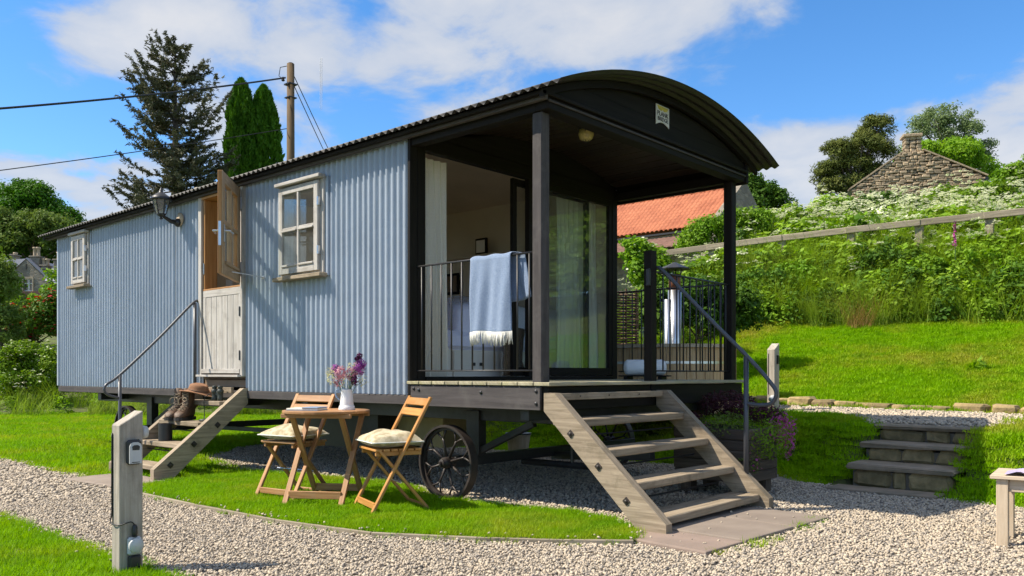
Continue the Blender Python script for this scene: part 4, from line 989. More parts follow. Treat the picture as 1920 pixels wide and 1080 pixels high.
slab('s', [(-4.62, -1.44), (-3.52, -1.34), (-3.56, -.84), (-4.7, -.88)], .0, .026, 'flat paving slab at the foot of the stable door steps')
slab('s', [(.88, 2.66), (1.76, 2.64), (1.76, 2.93), (.88, 2.95)], .0, .028, 'thin flag lying in the gravel below the stone steps', mat='step_slab')
# timber edging of the lawn island
EP = [(-3.55, -1.30), (-3.1, -1.40), (-2.2, -1.40), (-1.2, -1.36), (-.38, -1.22), (.2, -.90), (.62, -.62), (.93, -.36)]
ed = empty('lawn_edging', (-3.55, -1.30, 0), 0, 'low timber edging strip between the lawn island and the gravel path', 'edging')
for (x0, y0), (x1, y1) in zip(EP[:-1], EP[1:]):
    n = nrm(V(y1-y0, -(x1-x0), 0))*.012; m = MB(); m.beam(V(x0, y0, .012)+n-V(-3.55, -1.30, 0), V(x1, y1, .012)+n-V(-3.55, -1.30, 0), .022, .05); m.build('edging_board', 'fence_wood', ed)
# ------------------------------------------------------------------ table and chairs
ZI = .03
TB = empty('folding_table', (-1.62, -.67, ZI), math.atan2(.535, .845), 'round slatted folding garden table on the lawn', 'table')
for k in range(7):
    y0 = -.325 + k*.093; y1 = y0 + .089
    ym = [y0 + (y1-y0)*q for q in np.linspace(0, 1, 7)]; xr = [math.sqrt(max(.0016, .325**2 - y*y)) for y in ym]
    m = MB(); m.prism([(-x, y) for x, y in zip(xr, ym)][::-1] + [(x, y) for x, y in zip(xr, ym)], None, .672, .692); o = m.build('top_slat', 'chair_wood', TB)
    o.modifiers.new('b', 'BEVEL').width = .003
for s in (-1, 1):
    m = MB(); m.box(-.27, .27, s*.20-.014, s*.20+.014, .640, .671); m.build('apron', 'chair_wood', TB)
for xx, s in ((-.215, 1), (.215, 1), (-.19, -1), (.19, -1)):
    m = MB(); m.beam((xx, -s*.27, 0), (xx, s*.19, .655), .022, .040, up=(1, 0, 0)); m.build('leg', 'chair_wood', TB)
for s, w in ((1, .215), (-1, .19)):
    m = MB(); m.beam((-w+.012, -s*.22, .08), (w-.012, -s*.22, .08), .018, .055); m.build('stretcher', 'chair_wood', TB)
def chair(loc, rz, lb, mat):
    c = empty('folding_chair', loc, rz, lb, 'chair', 'folding garden chairs'); w = .205
    for s in (-1, 1):
        m = MB(); m.beam((s*w, -.235, .0), (s*w, .20, .80), .020, .036, up=(1, 0, 0)); m.build('back_leg', mat, c)
        m = MB(); m.beam((s*(w-.028), .20, .0), (s*(w-.028), -.165, .43), .020, .034, up=(1, 0, 0)); m.build('front_leg', mat, c)
    up = nrm(V(0, .435, .80))
    for q in (.955, .865):
        p = V(0, -.235, 0) + V(0, .435, .80)*q
        m = MB(); m.beam(p + V(-w+.011, 0, 0), p + V(w-.011, 0, 0), .016, .058, up=tuple(up)); m.build('back_slat', mat, c)
    for k in range(6):
        y = -.20 + k*.058; m = MB(); m.box(-w+.014, w-.014, y, y+.048, .428, .444); m.build('seat_slat', mat, c)
    for s in (-1, 1):
        m = MB(); m.box(s*(w-.05)-.011, s*(w-.05)+.011, -.19, .145, .395, .427); m.build('seat_rail', mat, c)
    m = MB(); m.beam((-w+.011, -.205, .055), (w-.011, -.205, .055), .016, .045); m.build('stretcher', mat, c)
    m = MB(); m.beam((-w+.04, .185, .02), (w-.04, .185, .02), .016, .035); m.build('stretcher', mat, c)
    m = MB(); m.tube([(-w, -.02, .21), (w, -.02, .21)], .005, 6); m.build('tie_rod', 'steel', c)
    return c
def cushion(loc, rz, lb, tilt=0):
    m = MB(); t, b = soft(.42, .40, .115, 24, 2.4, int(abs(loc[0])*10), .008); m.grid(t); m.grid(b[::-1])
    o = m.build('cushion', 'cushion', None, True, label=lb, cat='cushion', group='chair cushions'); o.location = loc; o.rotation_euler = (tilt, 0, rz)
    n = 24; e = [t[i, 0] for i in range(n)] + [t[n-1, j] for j in range(n)] + [t[n-1-i, n-1] for i in range(n)] + [t[0, n-1-j] for j in range(n)]
    mm = MB(); mm.tube(e[::2], .005, 5, closed=True); mm.build('piping', 'fringe', o, True)
def chair_at(f1, rz, lb, lbc, mat):
    a = V(math.cos(rz), math.sin(rz)); b = V(-math.sin(rz), math.cos(rz)); o = V(*f1) + a*.205 + b*.235
    chair((o[0], o[1], ZI), rz, lb, mat); q = o - b*.035; cushion((q[0], q[1], ZI+.444+.045), rz, lbc)
chair_at((-1.265, -.684), math.atan2(-.357, .936), 'bright orange wooden folding chair nearest the big iron wheel', 'patterned cream cushion on the bright orange chair by the wheel', 'bright_chair_wood')
chair_at((-2.216, -.906), math.atan2(.15, .99), 'duller brown wooden folding chair half behind the round table', 'patterned cream cushion on the chair half behind the table', 'chair_wood')
ZTB = ZI + .693
ex = V(.845, .535); ey = V(-.535, .845)
jp = V(-1.62, -.67) + RT*.155 + V(0, 0); 
jug = MB(); jug.lathe([(.062, 0), (.064, .004), (.058, .03), (.052, .035), (.052, .04), (.044, .115), (.040, .145), (.043, .158), (.040, .158), (.037, .14)], 24)
jo = jug.build('enamel_jug', 'white_enamel', None, True, label='white enamel jug holding flowers on the round table', cat='jug'); jo.location = (jp[0], jp[1], ZTB)
h = MB(); h.tube(smooth_pts([tuple(-RT*.040)+(.150,), tuple(-RT*.068)+(.155,), tuple(-RT*.085)+(.135,), tuple(-RT*.08)+(.10,), tuple(-RT*.056)+(.075,)]), .0055, 6); h.build('handle', 'book_blue', jo, True)
h = MB(); h.tube([(.042*math.cos(a), .042*math.sin(a), .158) for a in np.linspace(0, 2*np.pi, 20, endpoint=False)], .0025, 5, closed=True); h.build('rim', 'book_blue', jo, True)
def bouquet():
    o = empty('flower_bunch', (jp[0], jp[1], ZTB+.12), 0, 'bunch of purple, mauve and cream flowers in the white jug', 'flowers'); o.scale = (1.22, 1.22, 1.18)
    r3 = V(RT[0], RT[1], 0); f3 = V(FW[0], FW[1], 0)
    m = MB()
    heads = [(-.075, .02, .125, .036, 'purple_blossom', 150), (-.03, -.03, .105, .045, 'mauve_blossom', 220), (.03, .0, .10, .045, 'mauve_blossom', 200), (.072, .02, .135, .048, 'purple_blossom', 300), (.085, .03, .165, .035, 'purple_blossom', 160), (.075, .02, .215, .022, 'wine_blossom', 90), (.06, .0, .195, .016, 'wine_blossom', 50), (.055, -.03, .05, .026, 'wine_blossom', 110), (.05, -.02, .075, .022, 'wine_blossom', 60), (-.10, .0, .115, .035, 'cream_petal', 70), (-.09, -.02, .07, .04, 'cream_petal', 80), (.03, .03, .14, .035, 'cream_petal', 60), (.0, .03, .06, .05, 'cream_petal', 80), (.10, .0, .055, .035, 'cream_petal', 45), (-.045, -.04, .05, .035, 'mauve_blossom', 80)]
    for (a, b, z, r, mt, n) in heads:
        c = r3*a + f3*b + V(0, 0, z+.03)
        m.tube([V(0, 0, -.06), c*.5 + V(0, 0, .0), c], .0017, 4)
        d = rdir(n); C = c + d*(r*rng.uniform(.35, 1, n)**.6)[:, None]*np.array([1, 1, 1.15])
        long = 'cream' in mt
        v, f = leaves(C, d if not long else rdir(n), .0135 if not long else .019, .7 if not long else .25)
        mesh_obj('blossom', v, f, mt, o)
    m.build('stems', 'flower_stem', o)
bouquet()
bk = V(-1.62, -.67) - RT*.10 - FW*.02
b = MB(); b.box(-.125, .125, -.085, .085, .003, .016, .002); bo = b.build('open_book', 'book_page', None, label='open paperback lying on the round table', cat='book'); bo.location = (bk[0]-.03, bk[1]-.03, ZTB); bo.rotation_euler = (0, 0, R(30))
b = MB(); b.box(-.13, .13, -.09, .09, 0, .003, .001); b.build('cover', 'book_blue', bo)
b = MB(); b.box(.0, .13, -.09, .09, .0165, .024, .002); b.build('turned_cover', 'book_blue', bo)
# ------------------------------------------------------------------ things on the door steps
def boot(loc, rz, lb):
    """walking boot: toe towards -y"""
    o = empty('walking_boot', loc, rz, lb, 'boot', 'walking boots on the steps'); o.scale = (1.25, 1.25, 1.3)
    secs = [(-.150, .012, .018, .030), (-.140, .032, .016, .052), (-.115, .045, .014, .068), (-.07, .048, .014, .080), (-.03, .044, .014, .100), (.0, .040, .014, .125), (.04, .038, .014, .150), (.085, .038, .016, .155), (.112, .026, .020, .15), (.118, .010, .03, .13)]
    n = 14; P = []
    for (y, w, z0, z1) in secs:
        row = []
        for k in range(n):
            a = 2*math.pi*k/n; ca, sa = math.cos(a), math.sin(a)
            row.append((w*np.sign(ca)*abs(ca)**.7, y, (z0+z1)/2 + (z1-z0)/2*np.sign(sa)*abs(sa)**.8))
        row.append(row[0]); P.append(row)
    m = MB(); m.grid(np.array(P))
    pr = []
    for (z, cy, rx, ry) in [(.10, .035, .040, .072), (.15, .045, .041, .064), (.19, .052, .043, .060), (.225, .055, .047, .064), (.228, .055, .044, .060), (.18, .052, .038, .054)]:
        row = [(rx*math.cos(2*math.pi*k/n), cy + ry*math.sin(2*math.pi*k/n), z + (.02*(-math.sin(2*math.pi*k/n)) if z > .2 else 0)) for k in range(n)]; row.append(row[0]); pr.append(row)
    m.grid(np.array(pr)); m.build('upper', 'leather', o, True)
    m = MB(); sole = [(.013, -.155), (.036, -.140), (.049, -.10), (.050, -.06), (.042, -.01), (.040, .05), (.041, .09), (.028, .122), (0, .127)]
    m.prism([(x, y) for x, y in sole] + [(-x, y) for x, y in sole[::-1]][1:], None, 0, .024); m.build('sole', 'boot_rubber', o)
    m = MB(); t = [(-.10, .078), (-.07, .088), (-.04, .105), (-.018, .13), (-.012, .16), (-.012, .185), (-.014, .205)]
    for i in range(len(t)-1):
        m.tube([(-.026, t[i][0], t[i][1]), (0, t[i][0]-.008, t[i][1]+.012), (.026, t[i+1][0], t[i+1][1])], .0028, 5); m.tube([(.026, t[i][0], t[i][1]), (0, t[i][0]-.008, t[i][1]+.012), (-.026, t[i+1][0], t[i+1][1])], .0028, 5)
    for s in (-1, 1): m.tube(smooth_pts([(0, -.03, .175), (s*.03, -.06, .165), (s*.035, -.055, .12), (s*.012, -.06, .13)], 4), .0026, 5)
    m.build('laces', 'lace', o)
    m = MB(); m.prism([(-.026, .0), (.026, .0), (.030, .10), (-.030, .10)], frame(V(0, -.012, .14), (1, 0, 0), (0, .12, 1)), -.004, .004); m.build('tongue', 'leather', o)
boot((-4.56, -.38, .529), R(32), 'brown laced walking boot on the door steps, left of the pair'); boot((-4.43, -.36, .529), R(38), 'brown laced walking boot on the door steps, right of the pair, under the hat')
ht = MB(); n = 40; prof = [(.0, .078), (.03, .081), (.06, .080), (.078, .071), (.086, .048), (.092, .018), (.098, .008), (.13, .004), (.165, .006), (.172, .008), (.165, .001), (.10, .0)]
P = []
for k in range(n+1):
    a = 2*math.pi*k/n; row = []
    for r, z in prof:
        zz = z + (-.22*(r-.09)*math.cos(2*a) - .10*(r-.09) if r > .095 else 0) - (.022*math.exp(-((r*math.sin(a))/.025)**2)*math.exp(-(r/.07)**4) if z > .05 else 0)
        row.append((r*1.12*math.cos(a), r*.92*math.sin(a), zz))
    P.append(row)
ht.grid(np.array(P)); ho = ht.build('felt_hat', 'felt', None, True, label='brown felt hat resting on the walking boots', cat='hat'); ho.location = (-4.35, -.27, .815); ho.rotation_euler = (R(6), R(10), R(35))
h = MB(); h.tube([(.093*1.12*math.cos(a), .093*.92*math.sin(a), .02) for a in np.linspace(0, 2*np.pi, 30, endpoint=False)], .005, 5, closed=True); h.build('hat_band', 'leather', ho, True)
bi = empty('binoculars', (-4.10, -.20, .726), R(20), 'dark green binoculars standing on the top door step', 'binoculars')
for s in (-1, 1):
    m = MB(); m.lathe([(.026, 0), (.030, .006), (.030, .03), (.026, .045), (.027, .075), (.033, .085), (.033, .105), (.022, .115), (.021, .122), (.024, .125), (.024, .145), (.020, .15)], 16, (s*.036, 0, 0)); m.build('barrel', 'binocular', bi, True)
m = MB(); m.box(-.03, .03, -.016, .016, .05, .095, .006); m.tube([(0, 0, .03), (0, 0, .118)], .008, 8); m.build('bridge', 'binocular', bi)
st = MB(); st.tube(smooth_pts([(-4.13, -.26, .80), (-4.20, -.285, .74), (-4.19, -.29, .60), (-4.15, -.31, .545), (-4.08, -.33, .535)]), .004, 5); st.build('neck_strap', 'cable', None, True, label='thin dark strap hanging from the binoculars over the step', cat='strap')
cp = MB(); cp.lathe([(.055, 0), (.062, .008), (.06, .018), (.03, .024), (.0, .026)], 16); o = cp.build('lens_cap', 'binocular', None, True, label='round dark lens case on the step beside the walking boots', cat='lens case'); o.location = (-4.06, -.35, .529)
mg = MB(); mg.lathe([(.062, 0), (.066, .004), (.066, .17), (.062, .17), (.060, .01)], 20); o = mg.build('metal_tin', 'black_plastic', None, True, label='black cylindrical tin on the third door step beside the boots', cat='tin'); o.location = (-4.46, -.56, .331)
autosmooth(o)
# ------------------------------------------------------------------ post with key safe
kp = empty('service_post', (-.612, -2.585, 0), R(0), 'weathered grey timber post with slanted top in front of the gravel path', 'post', 'timber service posts')
wx = .046
def sl(P):
    Q = P.copy(); k = P[:, 2] > .5; Q[k, 2] += (P[k, 1] + wx)/(2*wx)*.055 - .02; return Q
m = MB(); m.box(-wx, wx, -wx-.02, wx+.004, -.05, .775, .004, taper=sl); pm = m.build('post_shaft', 'post_oak', kp)
m = MB(); m.box(-.034, -.028, -wx-.0225, -wx-.0195, .25, .70, .0005); m.build('cable_groove', 'cable', kp)
kb = MB(); kb.box(wx, wx+.030, -.040, .034, .545, .670, .012); ko = kb.build('key_safe', 'black_plastic', kp)
m = MB(); m.prism([(-.032, .552), (.028, .552), (.028, .635), (.022, .650), (.010, .657), (-.014, .657), (-.026, .650), (-.032, .635)], YZ(wx), .0302, .036); m.build('key_safe_door', 'grey_plastic', ko)
m = MB(); m.prism([(-.018, .618), (.016, .618), (.018, .636), (.008, .643), (-.010, .643), (-.020, .636)], YZ(wx), .0362, .0375); m.build('dial_window', 'black_plastic', ko)
m = MB(); m.box(wx+.0362, wx+.0368, -.022, .018, .556, .560, .0002); m.build('maker_mark', 'ink', ko)
so = MB(); so.box(wx, wx+.028, -.034, .034, .095, .185, .010); s2 = so.build('outdoor_socket', 'grey_plastic', kp)
m = MB(); m.lathe([(.036, 0), (.036, .012), (.033, .016)], 20, (wx+.028, 0, .145), frame(V(0, 0, 0), (0, 1, 0), (0, 0, 1))); m.build('socket_cap', 'grey_plastic', s2, True)
m = MB(); m.box(wx, wx+.032, -.03, .032, .03, .094, .008); m.build('socket_base', 'black_plastic', s2)
for yy, zz in ((-.027, .165), (.027, .165)):
    m = MB(); m.lathe([(.004, 0), (.004, .003)], 6, (wx+.028, yy, zz), frame(V(0, 0, 0), (0, 1, 0), (0, 0, 1))); m.build('screw', 'iron', s2)
m = MB(); m.lathe([(.012, 0), (.014, .02), (.012, .05), (.007, .06)], 10, (wx+.02, .0, .186)); m.build('cable_plug', 'black_plastic', kp, True)
tube_obj('cable', smooth_pts([(-.030, -wx-.025, .70), (-.031, -wx-.026, .45), (-.030, -wx-.026, .30), (-.036, -wx-.03, .268), (-.02, -wx-.03, .25), (.02, -wx-.028, .248), (.05, -.06, .25), (wx+.024, -.02, .262), (wx+.022, .0, .24)]), .0032, 'cable', kp, 6)
m = MB(); m.lathe([(.03, 0), (.034, .01), (.030, .03), (.01, .036)], 16, (.0, wx+.012, .70), frame(V(0, 0, 0), (-1, 0, 0), (0, 0, 1))); m.build('path_light', 'grey_plastic', kp, True)
# second post near the upper path
p2 = at(1450, 9.6, 0); z2 = float(hgt(p2[0], p2[1]))
kp2 = empty('service_post', (p2[0], p2[1], z2-.03), 0, 'weathered grey timber post with slanted top on the grass behind the porch handrail', 'post', 'timber service posts')
m = MB(); m.box(-wx, wx, -wx-.02, wx+.01, 0, .80, .004, taper=sl); m.build('post_shaft', 'post_oak', kp2)
m = MB(); m.box(-.034, -.026, -wx-.0225, -wx-.0195, .25, .72, .0005); m.build('cable_groove', 'cable', kp2)
m = MB(); m.lathe([(.04, 0), (.046, .02), (.035, .07), (.015, .085)], 16, (wx-.01, -wx-.02, .20), frame(V(0, 0, 0), (1, 0, 0), (0, 0, 1))); m.build('socket_cap', 'grey_plastic', kp2, True)
m = MB(); m.box(wx, wx+.02, -.02, .02, .60, .70); m.build('switch_box', 'black_plastic', kp2)
# ------------------------------------------------------------------ blanket on the railing
def blanket():
    o = empty('throw_blanket', (-.345, .03, 1.86), 0, 'pale blue woven blanket with white fringe hung over the porch railing', 'blanket')
    nx, nz = 40, 40; P = np.zeros((nx, nz, 3)); s = np.linspace(-.36, .595, nz)      # s<0 inside, s>0 outside
    for i in range(nx):
        t = i/(nx-1); x = -.225 + .40*(t-.5)
        for j in range(nz):
            q = s[j]; r = .018; fold = .016*math.sin(t*9+.6)*min(1, abs(q)*3) + .007*math.sin(t*21+q*5)*min(1, abs(q)*4)
            if q > r*1.57: P[i, j] = (x*1.0 + .035*q + .02 - .03*q*math.sin(t*3), -r - .014 - fold - .02*q, -(q - r*1.57) + .012*math.sin(t*6)*q)
            elif q < -r*1.57: P[i, j] = (x + .10 + .12*abs(q)+.05*abs(q)*t, r + .010 + fold*1.3 + .03*abs(q), (q + r*1.57) - .02*math.sin(t*4))
            else:
                a = q/r; P[i, j] = (x + .02 + (.08 if q < 0 else 0)*abs(a)/1.57, -r*math.sin(a) - .014*a/1.57, r*math.cos(a) - r + .012 + .004*math.sin(t*14))
    m = MB(); m.grid(P); b = m.build('cloth', 'blanket', o, True); b.modifiers.new('t', 'SOLIDIFY').thickness = .006
    m = MB()
    for i in np.linspace(0, nx-1, 62):
        k = int(i); p = P[k, -1] + (P[min(k+1, nx-1), -1]-P[k, -1])*(i-k); q = V(random.uniform(-.012, .012), random.uniform(-.012, .004), -random.uniform(.062, .095))
        m.tube([p + V(0, 0, .012), p + q*.5 + V(random.uniform(-.004, .004), 0, 0), p + q], [.004, .0032, .0026], 5)
    m.build('fringe', 'fringe', o, True, kind='stuff')
blanket()
# ------------------------------------------------------------------ bucket under the hut, loose gear
bk2 = MB(); bk2.lathe([(.105, 0), (.14, .26), (.148, .265), (.148, .275), (.136, .275), (.10, .01)], 24); o = bk2.build('bucket', 'bench_wood', None, True, label='pale bucket with a black lid standing under the hut', cat='bucket'); bpos = at(972, 9.7, 0); o.location = (bpos[0], bpos[1], .012); autosmooth(o)
m = MB(); m.lathe([(.152, .276), (.152, .292), (.02, .30)], 24); m.tube([(.1*math.cos(a), .02, .30+.02*math.sin(a)) for a in np.linspace(0, math.pi, 8)], .005, 5); m.build('lid', 'black_plastic', o)
# ------------------------------------------------------------------ planter
pn = empty('sleeper_planter', (.32, 1.95, 0), 0, 'raised timber planter of stacked boards behind the porch steps', 'planter')
for k in range(5):
    z0 = .13 + k*.085
    for (x0, x1, y0, y1) in ((-.33, .33, -.28, -.235), (-.33, .33, .235, .28), (-.33, -.285, -.234, .234), (.285, .33, -.234, .234)):
        j = random.uniform(-.003, .003); m = MB(); m.box(x0+j, x1+j, y0+j, y1+j, z0, z0+.083, .007); m.build('board', 'sleeper', pn)
for x in (-.24, .24):
    for y in (-.19, .19):
        m = MB(); m.box(x-.05, x+.05, y-.05, y+.05, 0, .13); m.build('leg', 'sleeper', pn)
m = MB(); m.box(-.285, .285, -.235, .235, .50, .53); m.build('potting_soil', 'soil', pn)
def bush(name, loc, lb, cat, blobs, group=None):
    """small plant from leaf clumps: (x,y,z,r,n,size,asp,mat,partname)"""
    o = empty(name, loc, 0, lb, cat, group)
    for (x, y, z, r, n, s, asp, mt, pnm) in blobs:
        d = rdir(n); C = V(x, y, z) + d*(np.asarray(r)*np.ones(3))*(rng.uniform(.2, 1, n)**.5)[:, None]
        v, f = leaves(C, d*.5 + rdir(n)*.7 + V(0, 0, .3), s, asp); mesh_obj(pnm, v, f, mt, o)
    return o
bush('trailing_plant', (.52, 1.92, .53), 'green trailing plant with bright pink flowers spilling over the planter', 'plant',
     [(-.12, -.12, .03, (.25, .22, .13), 1400, .026, .4, 'olive_leaf', 'foliage'), (.18, .05, -.06, (.17, .28, .17), 1900, .024, .4, 'mid_leaf', 'foliage'), (.10, -.16, -.24, (.09, .12, .12), 500, .024, .4, 'olive_leaf', 'foliage'),
      (.22, .20, .02, (.12, .15, .14), 420, .022, .8, 'pink_blossom', 'blossom'), (.24, .24, -.12, (.07, .08, .13), 160, .022, .8, 'pink_blossom', 'blossom'), (-.28, -.15, -.03, (.08, .1, .10), 70, .020, .8, 'pink_blossom', 'blossom'), (.10, -.15, -.25, (.12, .1, .12), 40, .022, .8, 'pink_blossom', 'blossom')])
bush('purple_acer', (.28, 2.05, .53), 'low dark purple feathery shrub growing in the planter behind the pink flowers', 'shrub',
     [(-.02, .05, .20, (.27, .18, .13), 1500, .05, .22, 'plum_leaf', 'foliage'), (.24, .20, .12, (.18, .16, .10), 700, .05, .22, 'plum_leaf', 'foliage'), (-.30, -.05, .08, (.12, .10, .08), 350, .045, .22, 'plum_leaf', 'foliage')])
# ------------------------------------------------------------------ stone steps and edging stones
def rock(lx, ly, lz, seed, mat, parent, loc, ang=0):
    r = np.random.default_rng(seed); m = MB(); m.box(-lx/2, lx/2, -ly/2, ly/2, -lz/2, lz/2, min(lx, ly, lz)*.22)
    v = np.array(m.v); v += r.normal(0, .06, v.shape)*np.array([lx, ly, lz])*.55
    o = mesh_obj('stone', v, m.f, mat, parent, m.uv); o.location = loc; o.rotation_euler = (r.normal(0, .03), r.normal(0, .03), ang); return o
SS = empty('stone_steps', (1.36, 2.95, 0), 0, 'three mossy stone steps set into the grass bank', 'steps')
sd = 10
for k, (y, zt, zb, xa, xb) in enumerate([(3.02, .205, .0, .95, 1.78), (3.42, .365, .19, .93, 1.80), (3.82, .515, .35, .92, 1.81)]):
    x = xa + .03 - 1.36; ws = [[.32, .12, .36], [.30, .28, .24], [.40, .22, .22]][k]
    for w in ws:
        rock(w-.018, .16, zt-zb-.045, sd, 'mossy_stone', SS, (x + w/2, y + .09 - 2.95, (zt+zb)/2 - .02)); sd += 1; x += w
    m = MB(); m.box(xa+.02-1.36, xb-.02-1.36, y+.045-2.95, y+.40-2.95, zb-.02, zt-.06); m.build('mortar_core', 'mortar', SS)
    m = MB(); m.box(xa-.02-1.36, xb+.02-1.36, y-.02-2.95, y+.41-2.95, zt-.042, zt, .012); v = np.array(m.v); v += rng.normal(0, .005, v.shape); m.v = list(v); m.build('tread_slab', 'step_slab', SS)
x = -2.6; sd = 40
kb = empty('edging_stones', (-2.6, 5.7, .55), 0, 'row of rough brown edging stones between the upper gravel path and the grass slope', 'edging')
while x < 2.05:
    w = rng.uniform(.14, .45); y = 5.62 - .10*x + rng.normal(0, .03); hh = rng.uniform(.07, .14); z = float(hgt(x+w/2, y))
    rock(w-.015, rng.uniform(.12, .22), hh, sd, 'mossy_stone', kb, (x + w/2 + 2.6, y - 5.7, z + hh*.24 - .55 + rng.uniform(-.01, .02)), -.1 + rng.normal(0, .12)); sd += 1; x += w
# ------------------------------------------------------------------ bench at the right edge
BN = empty('garden_bench', (2.541, 1.004, 0), R(6), 'pale wooden bench cut off by the right edge, standing on gravel', 'bench')
for (x, y) in ((0, 0), (1.1, 0), (0, .34), (1.1, .34)):
    m = MB(); m.box(x-.03, x+.03, y-.03, y+.03, 0, .395); m.build('leg', 'bench_wood', BN)
for y in (0, .34):
    m = MB(); m.box(.031, 1.069, y-.014, y+.014, .325, .395); m.build('apron', 'bench_wood', BN)
for x in (0, 1.1):
    m = MB(); m.box(x-.014, x+.014, .031, .309, .325, .395); m.build('apron', 'bench_wood', BN)
for k in range(6):
    m = MB(); m.box(-.06, 1.16, -.05+k*.076, .018+k*.076, .396, .418); m.build('seat_slat', 'bench_wood', BN)
def bl(p): q = Matrix.Rotation(R(6), 3, 'Z') @ Vector(p); return (2.541+q.x, 1.004+q.y, q.z)
b = MB(); b.box(-.16, .16, -.12, .12, 0, .045, .006); o = b.build('gift_box', 'pale_green', None, label='pale green box lying on the bench', cat='box'); o.location = bl((.33, .12, .425)); o.rotation_euler = (0, 0, R(10))
m = MB(); m.box(-.161, -.1602, -.08, .04, .012, .030, .0002); m.build('print', 'ink', o)
P = np.zeros((18, 12, 3))
for i in range(18):
    for j in range(12): P[i, j] = (.04 + i*.02, -.04 + j*.02, .006 + .028*abs(math.sin(i*.55+j*.3))*min(1, i/5) + .028*(i/17)**2)
m = MB(); m.grid(P); o = m.build('silk_scarf', 'lilac_cloth', None, True, label='crumpled lilac scarf on the bench beside the green box', cat='scarf'); o.location = bl((-.03, .0, .42)); o.rotation_euler = (0, 0, R(6))
# ------------------------------------------------------------------ hot tub behind the porch
tc0 = at(1255, 10.3, 0); tz = float(hgt(tc0[0], tc0[1]))
HT = empty('hot_tub', (tc0[0], tc0[1], tz), 0, 'round pale timber hot tub behind the porch railing', 'hot tub')
TR = .78; TH = 1.33 - tz
for k in range(44):
    a = 2*math.pi*k/44; m = MB(); w = 2*math.pi*TR/44
    m.box(-.022, .022, -w/2+.002, w/2-.002, 0, TH-.03, .004); o = m.build('stave', 'tub_wood', HT); o.location = (TR*math.cos(a), TR*math.sin(a), 0); o.rotation_euler = (0, 0, a)
for k in range(16):
    a0 = 2*math.pi*k/16; a1 = 2*math.pi*(k+1)/16 - .006
    m = MB(); m.prism([((TR+.06)*math.cos(a), (TR+.06)*math.sin(a)) for a in np.linspace(a0, a1, 5)] + [((TR-.10)*math.cos(a), (TR-.10)*math.sin(a)) for a in np.linspace(a1, a0, 5)], None, TH-.03, TH+.01); m.build('rim_board', 'bench_wood', HT)
m = MB(); m.lathe([(.0, TH-.2), (TR-.03, TH-.2)], 30, cap=False); m.build('water', 'rail_steel', HT)
for z in (.15, TH-.22):
    m = MB(); m.lathe([(TR+.026, z), (TR+.026, z+.03)], 44, cap=False); m.build('hoop', 'steel', HT, True)
fl = at(1265, 10.6, 0); fz = 1.25
FLU = empty('stove_flue', (fl[0], fl[1], tz), 0, 'steel stove flue with rusty neck and black cowl beside the hot tub', 'flue')
m = MB(); m.lathe([(.085, .1), (.085, 2.06-tz)], 20); m.build('flue_pipe', 'flue_steel', FLU, True)
m = MB(); m.lathe([(.075, 2.061-tz), (.075, 2.26-tz)], 20); m.build('flue_neck', 'rust_flue', FLU, True)
m = MB()
for k in range(6): m.tube([(.075*math.cos(k), .075*math.sin(k), 2.24-tz), (.10*math.cos(k), .10*math.sin(k), 2.33-tz)], .008, 5)
m.lathe([(.20, 2.325-tz), (.20, 2.335-tz), (.03, 2.41-tz), (.0, 2.42-tz)], 8); m.build('cowl', 'iron', FLU)
f2 = at(1252, 10.45, 0); m = MB(); m.lathe([(.045, 0), (.045, 1.93-tz)], 14); o = m.build('heat_shield', 'flue_steel', None, True, label='slim bright steel tube standing left of the stove flue', cat='steel tube'); o.location = (f2[0], f2[1], tz)
w0 = at(1178, 10.6, 0); wz = float(hgt(w0[0], w0[1]))
WK = empty('woven_screen', (w0[0], w0[1], wz), math.atan2(RT[1], RT[0]), 'brown woven willow screen beside the hot tub', 'screen')
for k in range(9):
    m = MB(); m.tube([(-.94 + k*.13, 0, 0), (-.94 + k*.13, 0, 2.08-wz)], .014, 6); m.build('stake', 'wicker', WK)
me = None
for k in range(46):
    if me is None or k < 2:
        m = MB(); m.tube([(x, .02*math.sin(x*24.2 + (k % 2)*math.pi), 0) for x in np.linspace(-1.0, .13, 30)], .015, 5); o = m.build('withy', 'wicker', WK, True); me = o.data; 
        if k == 0: me0 = me
    else: o = link(bpy.data.objects.new('withy', me0 if k % 2 == 0 else me), WK)
    o.location = (0, 0,   .05 + k*(2.02-wz)/46)
tp = V(-.90, 2.62)
st = empty('low_tray', (tp[0], tp[1], .938), .35, 'low dark slatted tray on the porch deck carrying a white towel', 'tray')
for k in range(5):
    m = MB(); m.box(-.24, .24, -.125+k*.052, -.125+k*.052+.042, .030, .042); m.build('slat', 'black_timber', st)
for x in (-.17, .17):
    m = MB(); m.box(x-.02, x+.02, -.12, .13, 0, .0295); m.build('runner', 'black_timber', st)
m = MB(); m.tube([(x, 0, 0) for x in (-.21, -.20, -.18, .18, .20, .21)], [.03, .06, .078, .078, .06, .03], 16); o = m.build('rolled_towel', 'white_towel', None, True, label='rolled white towel on the low tray by the hot tub', cat='towel'); o.location = (tp[0], tp[1], 1.058); o.rotation_euler = (0, 0, .75)
bp = at(1216, 9.72, 0); 
m = MB(); m.lathe([(.036, 0), (.038, .01), (.038, .17), (.014, .23), (.014, .29), (.016, .29)], 16); o = m.build('wine_bottle', 'bottle_glass', None, True, label='wine bottle on the hot tub rim behind the newel post', cat='bottle'); o.location = (bp[0], bp[1], TH+tz+.012)
m = MB(); m.lathe([(.0385, .05), (.0385, .12)], 16, cap=False); m.build('label_band', 'white_plastic', o, True)
